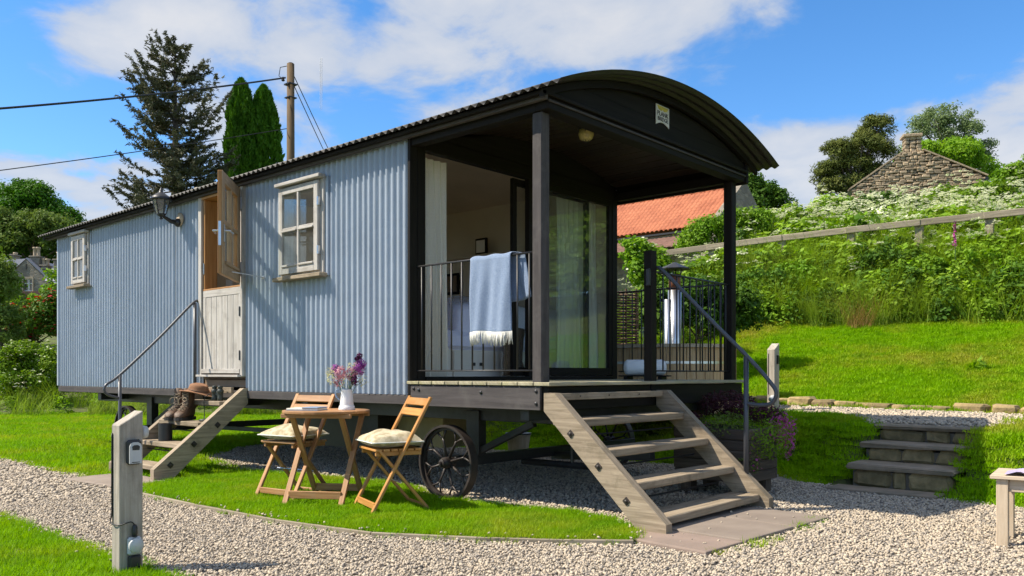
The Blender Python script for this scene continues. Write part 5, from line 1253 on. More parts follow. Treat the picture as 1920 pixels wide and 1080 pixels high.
gp = at(1206, 9.72, 0); m = MB(); m.lathe([(.032, 0), (.004, .006), (.004, .09), (.02, .11), (.032, .15), (.028, .20)], 16); o = m.build('wine_glass', 'lamp_glass', None, True, label='stemmed wine glass on the hot tub rim', cat='glass'); o.location = (gp[0], gp[1], TH+tz+.012)
# ------------------------------------------------------------------ post and rail fence on the bank
fpx = [1205, 1330, 1460, 1590, 1718, 1850, 1985]; fpy = [480, 464, 447, 432, 418, 404, 390]
FT = []
for px in fpx:                                                # where the view line meets the fence line y = 12.6 + .26 x
    d = FW + RT*(px-960)/1555.; t = (12.6 + .26*CAMP[0] - CAMP[1])/(d[1] - .26*d[0]); FT.append(CAMP + t*d)
zt = [1 - (py-700)/1555.*depth(*p) for p, py in zip(FT, fpy)]
FN = empty('rail_fence', (FT[0][0], FT[0][1], float(hgt(*FT[0]))), 0, 'weathered post and rail fence climbing along the top of the green bank', 'fence'); f0 = V(FT[0][0], FT[0][1], float(hgt(*FT[0])))
for i, (p, z) in enumerate(zip(FT, zt)):
    g0 = float(hgt(*p)); q = V(p[0], p[1], 0) - f0 + V(.03, .08, 0)
    m = MB(); m.box(q[0]-.07, q[0]+.07, q[1]-.05, q[1]+.05, g0-.2-f0[2]+f0[2]*0, z-f0[2]-.02, .008); m.build('post', 'fence_wood', FN)
for i in range(len(FT)-1):
    for dz, hh in ((0, .125), (-.62, .12)):
        a = V(FT[i][0], FT[i][1], zt[i]+dz) - f0; b = V(FT[i+1][0], FT[i+1][1], zt[i+1]+dz) - f0
        j = .012*(i % 2); m = MB(); m.beam(a + V(j, -j, 0), b + V(j, -j, 0), .045, hh, ch=.01, ext=.06); m.build('rail', 'fence_wood', FN)
a = V(*at(1840, 14.9, None, 470)) - f0; b = V(*at(1985, 14.4, None, 425)) - f0
m = MB(); m.beam(a, b, .045, .14, ch=.01); m.build('brace_rail', 'fence_wood', FN)
# ------------------------------------------------------------------ wild plants of the bank
def plant_mesh(kind, seed):
    global rng
    sv = rng; rng = np.random.default_rng(seed)
    if kind == 'grass': v, f = blades(70, .35, .85, .16, .010, .75, 4, .35); mt = ['tall_blade']; me = mesh_obj('p', v, f, 'tall_blade', mesh_only=True)
    elif kind == 'dry': v, f = blades(260, .25, .75, .22, .005, .95, 4, .40); me = mesh_obj('p', v, f, 'dry_blade', mesh_only=True)
    elif kind in ('leafy', 'dark', 'lime'):
        n = 170; h = rng.uniform(.05, .55, n); r = .26*np.sqrt(rng.uniform(0, 1, n))*(1.1-.6*h/.55); a = rng.uniform(0, 6.28, n)
        C = np.stack([r*np.cos(a), r*np.sin(a), h], 1); nn = np.stack([np.cos(a)*.5, np.sin(a)*.5, np.full(n, .8)], 1) + rdir(n)*.5
        v, f = leaves(C, nn/np.linalg.norm(nn, axis=1)[:, None], .085, .55); me = mesh_obj('p', v, f, {'leafy': 'weed_leaf', 'dark': 'dark_leaf', 'lime': 'lime_leaf'}[kind], mesh_only=True)
    elif kind == 'umbel':
        parts, mi = [], []
        n = 90; h = rng.uniform(.05, .5, n); r = .22*np.sqrt(rng.uniform(0, 1, n)); a = rng.uniform(0, 6.28, n)
        parts.append(leaves(np.stack([r*np.cos(a), r*np.sin(a), h], 1), rdir(n)*.6 + V(0, 0, .7), .07, .45)); mi += [0]*n
        for k in range(9):
            c = V(*(rng.normal(0, .16, 2)), rng.uniform(.5, .8)); q = 16; aa = rng.uniform(0, 6.28, q); rr = .055*np.sqrt(rng.uniform(0, 1, q))
            parts.append(leaves(c + np.stack([rr*np.cos(aa), rr*np.sin(aa), rng.normal(0, .006, q) - rr*.2], 1), rdir(q)*.3 + V(0, 0, 1), .030, .9)); mi += [1]*q
            t = np.array([[c*.5 + V(0, 0, -.0)]]).reshape(1, 3); parts.append(quads(t, (c*.5 - V(0, 0, 0)).reshape(1, 3), np.array([[.004, .003, 0]]))); mi += [0]
        v, f = join(parts); me = mesh_obj('p', v, f, 'weed_leaf', mesh_only=True); me.materials.append(MATS['white_blossom']); me.polygons.foreach_set('material_index', np.array(mi, np.int32))
    rng = sv
    return me
kinds = ['grass']*4 + ['leafy']*3 + ['dark']*3 + ['umbel']*3 + ['lime']*2
bank_src = sources([plant_mesh(k, 100+i) for i, k in enumerate(kinds)], 'bank_plant')
def nz(P, s, seed):
    """cheap value noise for drifts of one plant"""
    r = np.random.default_rng(seed); o = np.zeros(len(P))
    for k in range(5):
        a = r.uniform(0, 6.28); w = s*r.uniform(.6, 2.2); o += np.sin(P[:, 0]*math.cos(a)*w + P[:, 1]*math.sin(a)*w + r.uniform(0, 6.28))
    return o/5
def choose(P, wts, seed):
    n = len(P); sc = np.stack([np.log(np.maximum(w, 1e-6)) + 1.7*nz(P, 1.3, seed+i) + rng.gumbel(size=n)*.9 for i, w in enumerate(wts)], 1); return sc.argmax(1)
lut = {0: [0, 1, 2, 3], 1: [4, 5, 6], 2: [7, 8, 9], 3: [10, 11, 12], 4: [13, 14]}
def bank(name, P, wfun, s0, s1, label):
    u = wfun(P); g = choose(P, u, hash(name) % 50 if False else len(name)); n = len(P)
    idx = np.array([lut[k][rng.integers(0, len(lut[k]))] for k in g]); scl = rng.uniform(s0, s1, n)
    rot = np.stack([rng.normal(0, .12, n), rng.normal(0, .12, n), rng.uniform(0, 6.28, n)], 1)
    scatter(name, np.c_[P, hgt(P[:, 0], P[:, 1]) - .03], rot, scl, idx, bank_src, label, 'wild plants')
def ucoord(P): return P[:, 1] - .26*P[:, 0]*sm(5.5, 9, P[:, 1])
P = fill(9000, -15, 8, 6, 15.5); u = ucoord(P); d = depth(P[:, 0], P[:, 1]); lat = (P[:, 0]-CAMP[0])*RT[0] + (P[:, 1]-CAMP[1])*RT[1]
k = (u > 10.35) & (u < 13.6) & (lat < .68*d + .5) & (lat > -.05*d); k |= (P[:, 0] < -3.4) & (P[:, 0] > -9) & (u > 7.2) & (u <= 10.4) & (lat > 0); P = P[k]
bank('bank_plants', P, lambda P: [np.where(ucoord(P) < 11.2, 3.0, 1.9), np.full(len(P), 1.0), np.full(len(P), .65), np.where(ucoord(P) > 12.0, .35, .04), np.full(len(P), .22)], .7, 1.25, 'tangle of tall grass, nettles and weeds covering the bank below the fence')
P = fill(6500, -22, 12, 9, 26); u = ucoord(P); d = depth(P[:, 0], P[:, 1]); lat = (P[:, 0]-CAMP[0])*RT[0] + (P[:, 1]-CAMP[1])*RT[1]
P = P[(u > 13.3) & (u < 22) & (lat < .66*d) & (lat > .05*d)]
bank('upper_bank_plants', P, lambda P: [np.full(len(P), .35), np.full(len(P), 1.2), np.full(len(P), .5), np.full(len(P), 1.1), np.full(len(P), .5)], 1.2, 2.0, 'white-flowering cow parsley and scrub above the fence')
P = fill(5000, -40, -8, -4, 24); d = depth(P[:, 0], P[:, 1]); lat = (P[:, 0]-CAMP[0])*RT[0] + (P[:, 1]-CAMP[1])*RT[1]
P = P[(d > 19.2) & (d < 27) & (lat > -.66*d) & (lat < .12*d)]
bank('meadow_plants', P, lambda P: [np.full(len(P), 3.0), np.full(len(P), .8), np.full(len(P), .15), np.full(len(P), .08), np.full(len(P), .3)], .75, 1.2, 'long grass and weeds at the far edge of the left lawn')
def tuft(px, D, kind, sc, lb, name):
    p = at(px, D, 0); z = float(hgt(p[0], p[1])); o = bpy.data.objects.new(name, plant_mesh(kind, int(px))); o.location = (p[0], p[1], z); o.scale = (sc, sc, sc*1.1); link(o, None, lb, 'grass tuft')
tuft(1612, 13.95, 'dry', 1.1, 'rust brown clump of dead grass at the foot of the bank', 'dead_grass_clump')
fx_ = at(1790, 14.5, 0); fzz = float(hgt(fx_[0], fx_[1]))
fg = bush('foxglove', (fx_[0], fx_[1], fzz), 'tall pink foxglove spike standing in front of the fence', 'flower', [(0, 0, zz, (.045-.011*i, .045-.011*i, .09), 26, .045, .7, 'pink_blossom', 'blossom') for i, zz in enumerate((.85, 1.0, 1.15))] + [(0, 0, .3, (.16, .16, .25), 60, .12, .4, 'weed_leaf', 'foliage')])
m = MB(); m.tube([(0, 0, 0), (.01, 0, .6), (0, 0, 1.25)], [.012, .01, .005], 6); m.build('stem', 'flower_stem', fg)
wd = at(1832, 10.6, 0); bush('broad_weed', (wd[0], wd[1], float(hgt(wd[0], wd[1]))), 'single pale green weed growing in the mown slope', 'weed', [(0, 0, .09, (.13, .13, .12), 34, .12, .5, 'lime_leaf', 'foliage')])

def bankpos(px, u0):
    d = FW + RT*(px-960)/1555.; t = (u0 + .26*CAMP[0] - CAMP[1])/(d[1] - .26*d[0]); return CAMP + t*d
P = np.array([bankpos(px, u0) for px, u0 in zip(rng.uniform(1180, 1960, 210), rng.uniform(12.05, 12.5, 210))])
bank('fence_foot_plants', P, lambda P: [np.full(len(P), 1.8), np.full(len(P), 1.0), np.full(len(P), .6), np.full(len(P), .35), np.full(len(P), .4)], 1.0, 1.5, 'weeds and white umbels grown up against the rail fence')
# ------------------------------------------------------------------ trees and shrubs
def trunk(o, pts, r0, r1, limbs=(), mat='bark', name='trunk'):
    m = MB(); n = len(pts); m.tube(pts, [r0 + (r1-r0)*i/(n-1) for i in range(n)], 9)
    for (a, b, ra) in limbs: m.tube([a, (V(*a)+V(*b))/2 + V(0, 0, .06*np.linalg.norm(V(*b)-V(*a))), b], [ra, ra*.65, ra*.25], 6)
    return m.build(name, mat, o, True)
def crown_pts(blobs, ncl, clr, per, up=.3, flat=1.0, inner=.25):
    """blobs: (x,y,z,rx,ry,rz). Clumps sit mostly near the surface of the blobs; leaves cluster round clump centres."""
    Cs, Ns, cc = [], [], []
    vol = np.array([b[3]*b[4]*b[5] for b in blobs])**.67; pr = vol/vol.sum()
    for b, q in zip(blobs, pr):
        k = max(3, int(ncl*q)); d = rdir(k); d[:, 2] = np.where(d[:, 2] < -.55, -d[:, 2], d[:, 2]); rad = rng.uniform(inner, 1, k)**.4
        c = np.array(b[:3]) + d*np.array(b[3:])*rad[:, None]; cc.append(c)
        for ci in c:
            s = clr*rng.uniform(.6, 1.35); e = rdir(per); rr = rng.uniform(.05, 1, per)**.45
            P = ci + e*np.array([s, s, s*.72*flat])*rr[:, None]; Cs.append(P); nn = e*.75 + rdir(per)*.65 + V(0, 0, up); Ns.append(nn/np.linalg.norm(nn, axis=1)[:, None])
    return np.concatenate(Cs), np.concatenate(Ns), np.concatenate(cc)
def tree(name, base, blobs, mat, lb, cat='tree', ncl=80, clr=.5, per=170, leaf=.16, asp=.6, r0=.25, group=None, up=.3, flat=1.0, extra=None, limbn=9, inner=.25):
    b = V(*base); o = empty(name, base, 0, lb, cat, group)
    bl = [(x-b[0], y-b[1], z-b[2], rx, ry, rz) for (x, y, z, rx, ry, rz) in blobs]
    C, Nn, cc = crown_pts(bl, ncl, clr, per, up, flat, inner); v, f = leaves(C, Nn, leaf, asp); mesh_obj('crown', v, f, mat, o)
    top = max(z for (_, _, z, _, _, _) in bl); mx_ = np.mean([q[0] for q in bl]); my_ = np.mean([q[1] for q in bl])
    sel = cc[rng.choice(len(cc), min(limbn, len(cc)), replace=False)]
    T = lambda t: V(mx_*t, my_*t, top*t)
    trunk(o, [T(0), T(.30)+V(.05, .03, 0), T(.6), T(.84)], r0, r0*.25, [(T(np.clip(c[2]/top*.7, .25, .85)), c, r0*.35) for c in sel])
    if extra:
        for (mt, nm, n, size) in extra:
            i = rng.choice(len(C), n); vv, ff = leaves(C[i] + Nn[i]*leaf*.6, Nn[i]*.4 + V(0, 0, .8) + rdir(n)*.3, size, .9); mesh_obj(nm, vv, ff, mt, o)
    return o
def pb(px, py, D, rx, ry=None, rz=None, dd=0):
    """blob centred on a surveyed view line; radii in photograph pixels at that depth"""
    p = at(px, D+dd, None, py); k = (D+dd)/1555.; rz = rx if rz is None else rz
    return (p[0], p[1], p[2], rx*k, rx*k, rz*k)
def gnd(px, D): p = at(px, D, 0); return (p[0], p[1], float(hgt(p[0], p[1])) - .1)
# --- spruce
def spruce():
    D = 26; b = gnd(328, D); o = empty('spruce_tree', b, 0, 'tall airy blue-grey spruce rising behind the hut roof', 'tree'); H = 11.35 - b[2]
    m = MB(); m.tube([(0, 0, 0), (.05, 0, H*.4), (-.03, .03, H*.75), (.0, 0, H)], [.24, .17, .08, .015], 9); m.build('trunk', 'bark', o, True)
    br = MB(); C, A, Bv = [], [], []
    for i, h in enumerate(np.linspace(.20, .985, 34)):
        nb = 7 if h < .9 else 5
        for k in range(nb):
            a = rng.uniform(0, 6.28); Lm = float(np.interp(h, [.2, .45, .62, .74, .83, .92, 1.0], [1.75, 1.72, 1.70, 1.62, 1.38, .95, .30]))*rng.uniform(.55, 1.12)
            
            dr = V(math.cos(a), math.sin(a), 0); p0 = V(0, 0, h*H); rise = rng.uniform(.10, .45) if h < .7 else rng.uniform(.30, .85)
            pts = [p0 + dr*Lm*t + V(0, 0, Lm*(rise*t*t*1.1 - .10*math.sin(t*3))) for t in np.linspace(0, 1, 6)]
            br.tube(pts, [.026, .02, .016, .012, .008, .004], 4, cap=False)
            nt_ = int(9 + 14*Lm); ts = rng.uniform(.22, 1.02, nt_)
            for t in ts:
                x = t*5; j = min(int(x), 4); p = pts[j] + (pts[j+1]-pts[j])*(x-j)
                sdv = nrm(np.cross(dr, (0, 0, 1)))*rng.choice([-1, 1]); tl = rng.uniform(.08, .42)*(1.1-.6*t)*min(1, Lm)
                tw = nrm(dr*.7 + sdv*rng.uniform(.4, 1) + V(0, 0, rng.uniform(-.15, .55)))
                for q in np.linspace(.2, 1, max(2, int(tl/.07))):
                    c = p + tw*tl*q
                    for _ in range(4):
                        C.append(c + rng.normal(0, .022, 3)); dd = nrm(tw*.8 + rng.normal(0, .6, 3)); A.append(dd*rng.uniform(.055, .10)); Bv.append(nrm(np.cross(dd, rng.normal(0, 1, 3)))*rng.uniform(.013, .024))
    br.build('branches', 'bark', o); v, f = quads(np.array(C), np.array(A), np.array(Bv)); mesh_obj('crown', v, f, 'spruce_needle', o); return len(C)
print('spruce', spruce())
# --- columnar conifers
def column(px, top_py, half_px, D, lb):
    b = gnd(px, D); H = 1 - (top_py-700)/1555.*D - b[2]; Rm = half_px*D/1555.; o = empty('columnar_conifer', b, 0, lb, 'tree', 'pair of columnar conifers')
    n = 26000; h = rng.uniform(.02, 1, n)**.9; a = rng.uniform(0, 6.28, n); prof = np.interp(h, [0, .15, .5, .75, .9, .97, 1], [.85, 1, 1, .90, .66, .38, .04])
    bump = 1 + .12*np.sin(a*4 + h*9 + px) + .10*np.sin(a*9 - h*31) + .09*np.sin(a*3+h*43) + .06*np.sin(a*14+h*80)
    r = Rm*prof*bump*rng.uniform(.72, 1.02, n)**.5; C = np.stack([r*np.cos(a), r*np.sin(a), h*H], 1)
    d = np.stack([np.cos(a)*.35, np.sin(a)*.35, np.full(n, 1)], 1) + rng.normal(0, .28, (n, 3)); d /= np.linalg.norm(d, axis=1)[:, None]
    t = np.cross(d, rdir(n)); t /= np.linalg.norm(t, axis=1)[:, None]; s = rng.uniform(.07, .14, n)[:, None]
    v, f = quads(C, d*s, t*s*.36); mesh_obj('crown', v, f, 'cypress_leaf', o); trunk(o, [(0, 0, 0), (0, 0, H*.5), (0, 0, H*.85)], .12, .03)
column(452, 150, 33, 30, 'taller left columnar dark green conifer behind the hut'); column(494, 162, 34, 30.4, 'right columnar dark green conifer next to the telegraph pole')
# --- telegraph pole and wires
D = 24; b = gnd(545, D); zt_ = 1 - (120-700)/1555.*D
TP = empty('telegraph_pole', b, 0, 'brown wooden telegraph pole behind the hut', 'pole')
m = MB(); m.tube([(0, 0, 0), (0, 0, (zt_-b[2])*.5), (0, 0, zt_-b[2])], [.145, .12, .105], 14); m.build('pole_shaft', 'pole_wood', TP, True)
m = MB(); m.lathe([(.10, 0), (.06, .03)], 12, (0, 0, zt_-b[2])); m.build('pole_cap', 'iron', TP)
m = MB(); m.box(-.14, .14, -.14, .14, zt_-b[2]-.62, zt_-b[2]-.58); m.box(-.13, .13, -.13, .13, zt_-b[2]-1.0, zt_-b[2]-.97); m.tube([tuple(-RT*.05)+(zt_-b[2]-.05,), tuple(-RT*.3)+(zt_-b[2]-.10,), tuple(-RT*.34)+(zt_-b[2]-.35,), tuple(-RT*.2)+(zt_-b[2]-.45,)], .012, 5); m.build('bracket', 'iron', TP)
m = MB(); m.lathe([(.03, 0), (.055, .03), (.03, .06), (.055, .09), (.03, .12)], 10, tuple(-RT*.22)+(zt_-b[2]-.50,)); m.build('insulator', 'iron', TP)
def wire(p, q, sag, r, lb, n=20):
    p = V(*p); q = V(*q); pts = [p + (q-p)*t - V(0, 0, sag*4*t*(1-t)) for t in np.linspace(0, 1, n)]
    tube_obj('overhead_wire', [x - p for x in pts], r, 'cable', None, 6, label=lb, cat='wire', group='overhead wires').location = p
P0 = V(b[0], b[1], 0)
wire(at(535, D, None, 146), at(-260, 15, None, 222), .10, .026, 'thick upper overhead cable running left from the telegraph pole in front of the spruce')
wire(at(540, D, None, 241), at(-260, 17, None, 352), .06, .012, 'thin lower overhead wire running left past the columnar conifers')
wire(at(550, D, None, 140), at(640, 33, None, 330), .02, .014, 'upper of two stay wires slanting down right of the telegraph pole')
wire(at(550, D, None, 158), at(632, 33, None, 335), .02, .014, 'lower of two stay wires slanting down right of the telegraph pole')
# --- left background trees
tree('round_tree', gnd(50, 64), [pb(55, 395, 64, 62, rz=45), pb(20, 420, 64, 55, rz=45), pb(100, 415, 64, 42, rz=35), pb(60, 365, 64, 36, rz=26), pb(128, 408, 64, 18, rz=20)], 'oak_leaf', 'dense dark green round-topped tree at the far left', ncl=190, clr=.8, per=150, leaf=.22, r0=.35)
tree('olive_tree', gnd(60, 56), [pb(30, 450, 56, 50, rz=40), pb(75, 428, 56, 42, rz=28), pb(110, 445, 56, 32, rz=38), pb(20, 425, 56, 30, rz=30)], 'olive_leaf', 'paler olive green tree below the dark round tree', ncl=150, clr=.62, per=130, leaf=.19, r0=.2)
tree('dark_tree', gnd(90, 62), [pb(70, 480, 58, 60, rz=40), pb(130, 470, 58, 60, rz=50), pb(20, 480, 58, 45, rz=38)], 'dark_leaf', 'dark trees close behind the far stone house', ncl=110, clr=.7, per=120, leaf=.2, r0=.25)
tree('dark_bush', gnd(2, 23), [pb(-12, 560, 23, 40, rz=80), pb(10, 520, 23, 22, rz=42), pb(-5, 620, 23, 40, rz=50)], 'olive_leaf', 'dark olive bush cut by the left edge in front of the stone house', 'bush', ncl=110, clr=.26, per=110, leaf=.085, r0=.08)
tree('red_flowering_shrub', gnd(70, 26), [pb(60, 610, 26, 55, rz=45), pb(100, 600, 26, 40, rz=55), pb(25, 620, 26, 36, rz=45)], 'dark_leaf', 'dark shrub with deep red flowers below the stone house', 'shrub', ncl=130, clr=.28, per=110, leaf=.10, r0=.08, extra=[('red_blossom', 'blossom', 1100, .12)])
tree('lime_shrub', gnd(60, 31), [pb(60, 580, 31, 30, rz=26), pb(95, 590, 31, 26, rz=34), pb(30, 600, 31, 24, rz=26)], 'lime_leaf', 'bright yellow-green shrub between the stone house and the red flowers', 'shrub', ncl=60, clr=.28, per=100, leaf=.11, r0=.06)
tree('white_flowering_shrub', gnd(45, 21), [pb(40, 680, 21, 42, rz=40), pb(85, 690, 21, 34, rz=40), pb(10, 690, 21, 34, rz=36), pb(60, 720, 21, 60, rz=30)], 'weed_leaf', 'leafy shrub dotted with white flowers at the left edge of the lawn', 'shrub', ncl=150, clr=.22, per=100, leaf=.075, r0=.05, extra=[('white_blossom', 'blossom', 1000, .06)])
for px, D_, w, hh, mt, lb in [(-40, 33, 60, 120, 'mid_leaf', 'green bushy tree at the far left edge behind the olive bush'), (150, 40, 60, 70, 'mid_leaf', 'green tree hidden behind the left end of the hut'), (260, 44, 80, 60, 'dark_leaf', 'dark tree low behind the hut roof')]:
    tree('hedgerow_tree', gnd(px, D_), [pb(px, 560, D_, w, rz=hh), pb(px+25, 600, D_, w*.8, rz=hh*.8)], mt, lb, ncl=90, clr=.5, per=110, leaf=.15, r0=.15)
# --- right background trees
tree('scots_pine', gnd(1612, 46), [pb(1640, 245, 46, 30, rz=26), pb(1625, 275, 46, 40, rz=20), pb(1650, 285, 46, 22, rz=16), pb(1575, 285, 46, 32, rz=18), pb(1600, 310, 46, 36, rz=14), pb(1560, 315, 46, 26, rz=14), pb(1545, 335, 46, 24, rz=16), pb(1585, 345, 46, 30, rz=14), pb(1640, 320, 46, 26, rz=10), pb(1560, 358, 46, 26, rz=12), pb(1618, 350, 46, 24, rz=14)], 'pine_needle', 'dark flat-layered pine standing left of the stone gable', ncl=200, clr=.50, per=170, leaf=.22, asp=.20, r0=.26, flat=.75, limbn=22)
tree('birch_tree', gnd(1790, 54), [pb(1760, 222, 54, 34, rz=24), pb(1740, 250, 54, 40, rz=30), pb(1790, 255, 54, 48, rz=36), pb(1820, 230, 54, 20, rz=24), pb(1840, 290, 54, 22, rz=24), pb(1812, 300, 54, 40, rz=28), pb(1705, 290, 54, 16, rz=24), pb(1850, 275, 54, 12, rz=12)], 'silver_leaf', 'loose silvery green tree tallest behind the stone gable', ncl=120, clr=.55, per=120, leaf=.16, asp=.5, r0=.25, limbn=20, inner=.1)
tree('lime_tree', gnd(1790, 48), [pb(1780, 300, 48, 60, rz=32), pb(1830, 320, 48, 40, rz=26), pb(1705, 300, 48, 22, rz=24), pb(1740, 290, 48, 36, rz=24)], 'lime_leaf', 'bright yellow-green tree directly behind the stone gable', ncl=120, clr=.5, per=130, leaf=.16, r0=.2)
tree('hazel_shrub', gnd(1900, 24), [pb(1895, 345, 24, 26, rz=34), pb(1925, 330, 24, 26, rz=40), pb(1880, 380, 24, 30, rz=24)], 'mid_leaf', 'light leafy shrub at the right edge beyond the stone gable', 'shrub', ncl=90, clr=.24, per=80, leaf=.085, r0=.05, extra=[('white_blossom', 'blossom', 60, .06)])
tree('barn_side_tree', gnd(1430, 42), [pb(1425, 370, 42, 34, rz=30), pb(1450, 385, 42, 30, rz=26), pb(1405, 345, 42, 20, rz=18), pb(1400, 390, 40, 26, rz=22)], 'dark_leaf', 'dark green tree at the right end of the red-roofed barn', ncl=110, clr=.42, per=120, leaf=.14, r0=.2)
tree('hedge_tree', gnd(1250, 50), [pb(1200, 372, 50, 40, rz=22), pb(1260, 368, 50, 46, rz=22), pb(1320, 358, 50, 46, rz=22), pb(1370, 350, 50, 36, rz=22)], 'mid_leaf', 'row of green trees behind the red barn roof', ncl=120, clr=.5, per=110, leaf=.17, r0=.2)
tree('elder_bush', gnd(1330, 19), [pb(1330, 440, 19, 36, rz=26), pb(1375, 420, 19, 32, rz=24), pb(1420, 420, 19, 32, rz=22), pb(1290, 460, 19, 24, rz=18)], 'mid_leaf', 'green elder bush in front of the red barn roof', 'bush', ncl=120, clr=.24, per=90, leaf=.075, r0=.05, extra=[('white_blossom', 'blossom', 110, .055)])
for px, py, D_, rx, rz, mt, nb, lb in [(1480, 418, 20, 40, 24, 'weed_leaf', 320, 'white-flowering elder on the bank right of the porch roof corner'), (1560, 405, 20.5, 44, 30, 'weed_leaf', 520, 'white-flowering elder below the dark pine'), (1640, 395, 20, 40, 26, 'dark_leaf', 330, 'darker elder with white flowers at the left foot of the stone gable'), (1700, 398, 19.5, 34, 22, 'dark_leaf', 40, 'dark green bush low in front of the middle of the stone gable'), (1775, 385, 20, 48, 28, 'weed_leaf', 260, 'white-flowering elder at the right foot of the stone gable'), (1850, 378, 19, 46, 30, 'mid_leaf', 220, 'white-flowering elder between the stone gable and the right edge')]:
    tree('elder_shrub', gnd(px, D_), [pb(px, py, D_, rx, rz=rz), pb(px-rx*.7, py+12, D_, rx*.7, rz=rz*.8), pb(px+rx*.7, py+10, D_, rx*.7, rz=rz*.8)], mt, lb, 'shrub', ncl=110, clr=.26, per=80, leaf=.085, r0=.05, group='elder shrubs on the upper bank', extra=[('white_blossom', 'blossom', int(nb*1.5), .075)])
for px, u0, rr, mt, lb in [(1425, 11.3, .62, 'dark_leaf', 'dark bramble bush on the bank just right of the porch post'), (1500, 11.9, .50, 'mid_leaf', 'green bramble bush on the bank under the middle of the fence'), (1655, 12.0, .62, 'dark_leaf', 'dark bramble bush hanging on the bank left of the tall fence post'), (1735, 11.6, .55, 'mid_leaf', 'green bramble bush on the bank below the tall fence post'), (1840, 11.9, .60, 'mid_leaf', 'green bramble bush on the bank below the foxglove'), (1905, 11.2, .5, 'dark_leaf', 'dark bramble bush at the right edge low on the bank'), (1560, 10.9, .36, 'dark_leaf', 'small dark bramble bush at the foot of the bank beside the dead grass')]:
    q = bankpos(px, u0); g0 = float(hgt(*q)); tree('bramble_bush', (q[0], q[1], g0-.05), [(q[0], q[1], g0+rr*.55, rr, rr, rr*.6), (q[0]+rr*.8, q[1]+rr*.2, g0+rr*.35, rr*.7, rr*.7, rr*.5), (q[0]-rr*.8, q[1]-rr*.2, g0+rr*.35, rr*.7, rr*.7, rr*.5)], mt, lb, 'bush', ncl=70, clr=.17, per=60, leaf=.075, r0=.03, group='bramble bushes on the bank')
tree('viburnum_bush', gnd(1215, 13.2), [pb(1215, 505, 13.2, 36, rz=40), pb(1195, 470, 13.2, 22, rz=18), pb(1235, 540, 13.2, 30, rz=40)], 'lime_leaf', 'bright green bush with white flowers behind the newel post', 'bush', ncl=90, clr=.17, per=80, leaf=.075, r0=.04, extra=[('white_blossom', 'blossom', 200, .05)])
tree('dark_hedge', gnd(1300, 12.2), [pb(1245, 590, 12.2, 50, rz=60), pb(1310, 580, 12.2, 50, rz=60), pb(1370, 590, 12.2, 45, rz=50)], 'dark_leaf', 'dark hedge behind the hot tub', 'hedge', ncl=150, clr=.2, per=90, leaf=.07, r0=.04)
# --- trees beyond the right edge of the picture: they stand in the porch glass as reflections
for i, (x, y, hh, mt, lb) in enumerate([(7.5, 15.5, 6.5, 'mid_leaf', 'broad green tree beyond the right edge, reflected in the porch glass'), (11.5, 17.5, 8, 'oak_leaf', 'tall dark tree beyond the right edge, second from the fence'), (11, 12, 6, 'mid_leaf', 'green tree beyond the right edge nearest the bench'), (15, 14, 8.5, 'oak_leaf', 'tallest dark tree beyond the right edge')]):
    g0 = float(hgt(x, y)); tree('garden_tree', (x, y, g0-.1), [(x, y, g0+hh*.66, 2.2, 2.2, hh*.34), (x+1.6, y+.4, g0+hh*.45, 1.7, 1.7, hh*.36), (x-1.6, y-.3, g0+hh*.42, 1.7, 1.7, hh*.36), (x, y, g0+hh*.22, 2.3, 2.3, hh*.25)], mt, lb, ncl=150, clr=.6, per=90, leaf=.20, r0=.2)
hx = np.linspace(4.5, 15, 12); tree('garden_hedge', (9.5, 14.6, float(hgt(9.5, 14.6))-.1), [(x, 13.2 + .15*x, float(hgt(x, 13.2+.15*x)) + 1.0, .9, .8, 1.3 + .3*math.sin(x*3)) for x in hx], 'mid_leaf', 'green hedge beyond the right edge, reflected in the porch glass', 'hedge', ncl=420, clr=.5, per=60, leaf=.20, r0=.06)
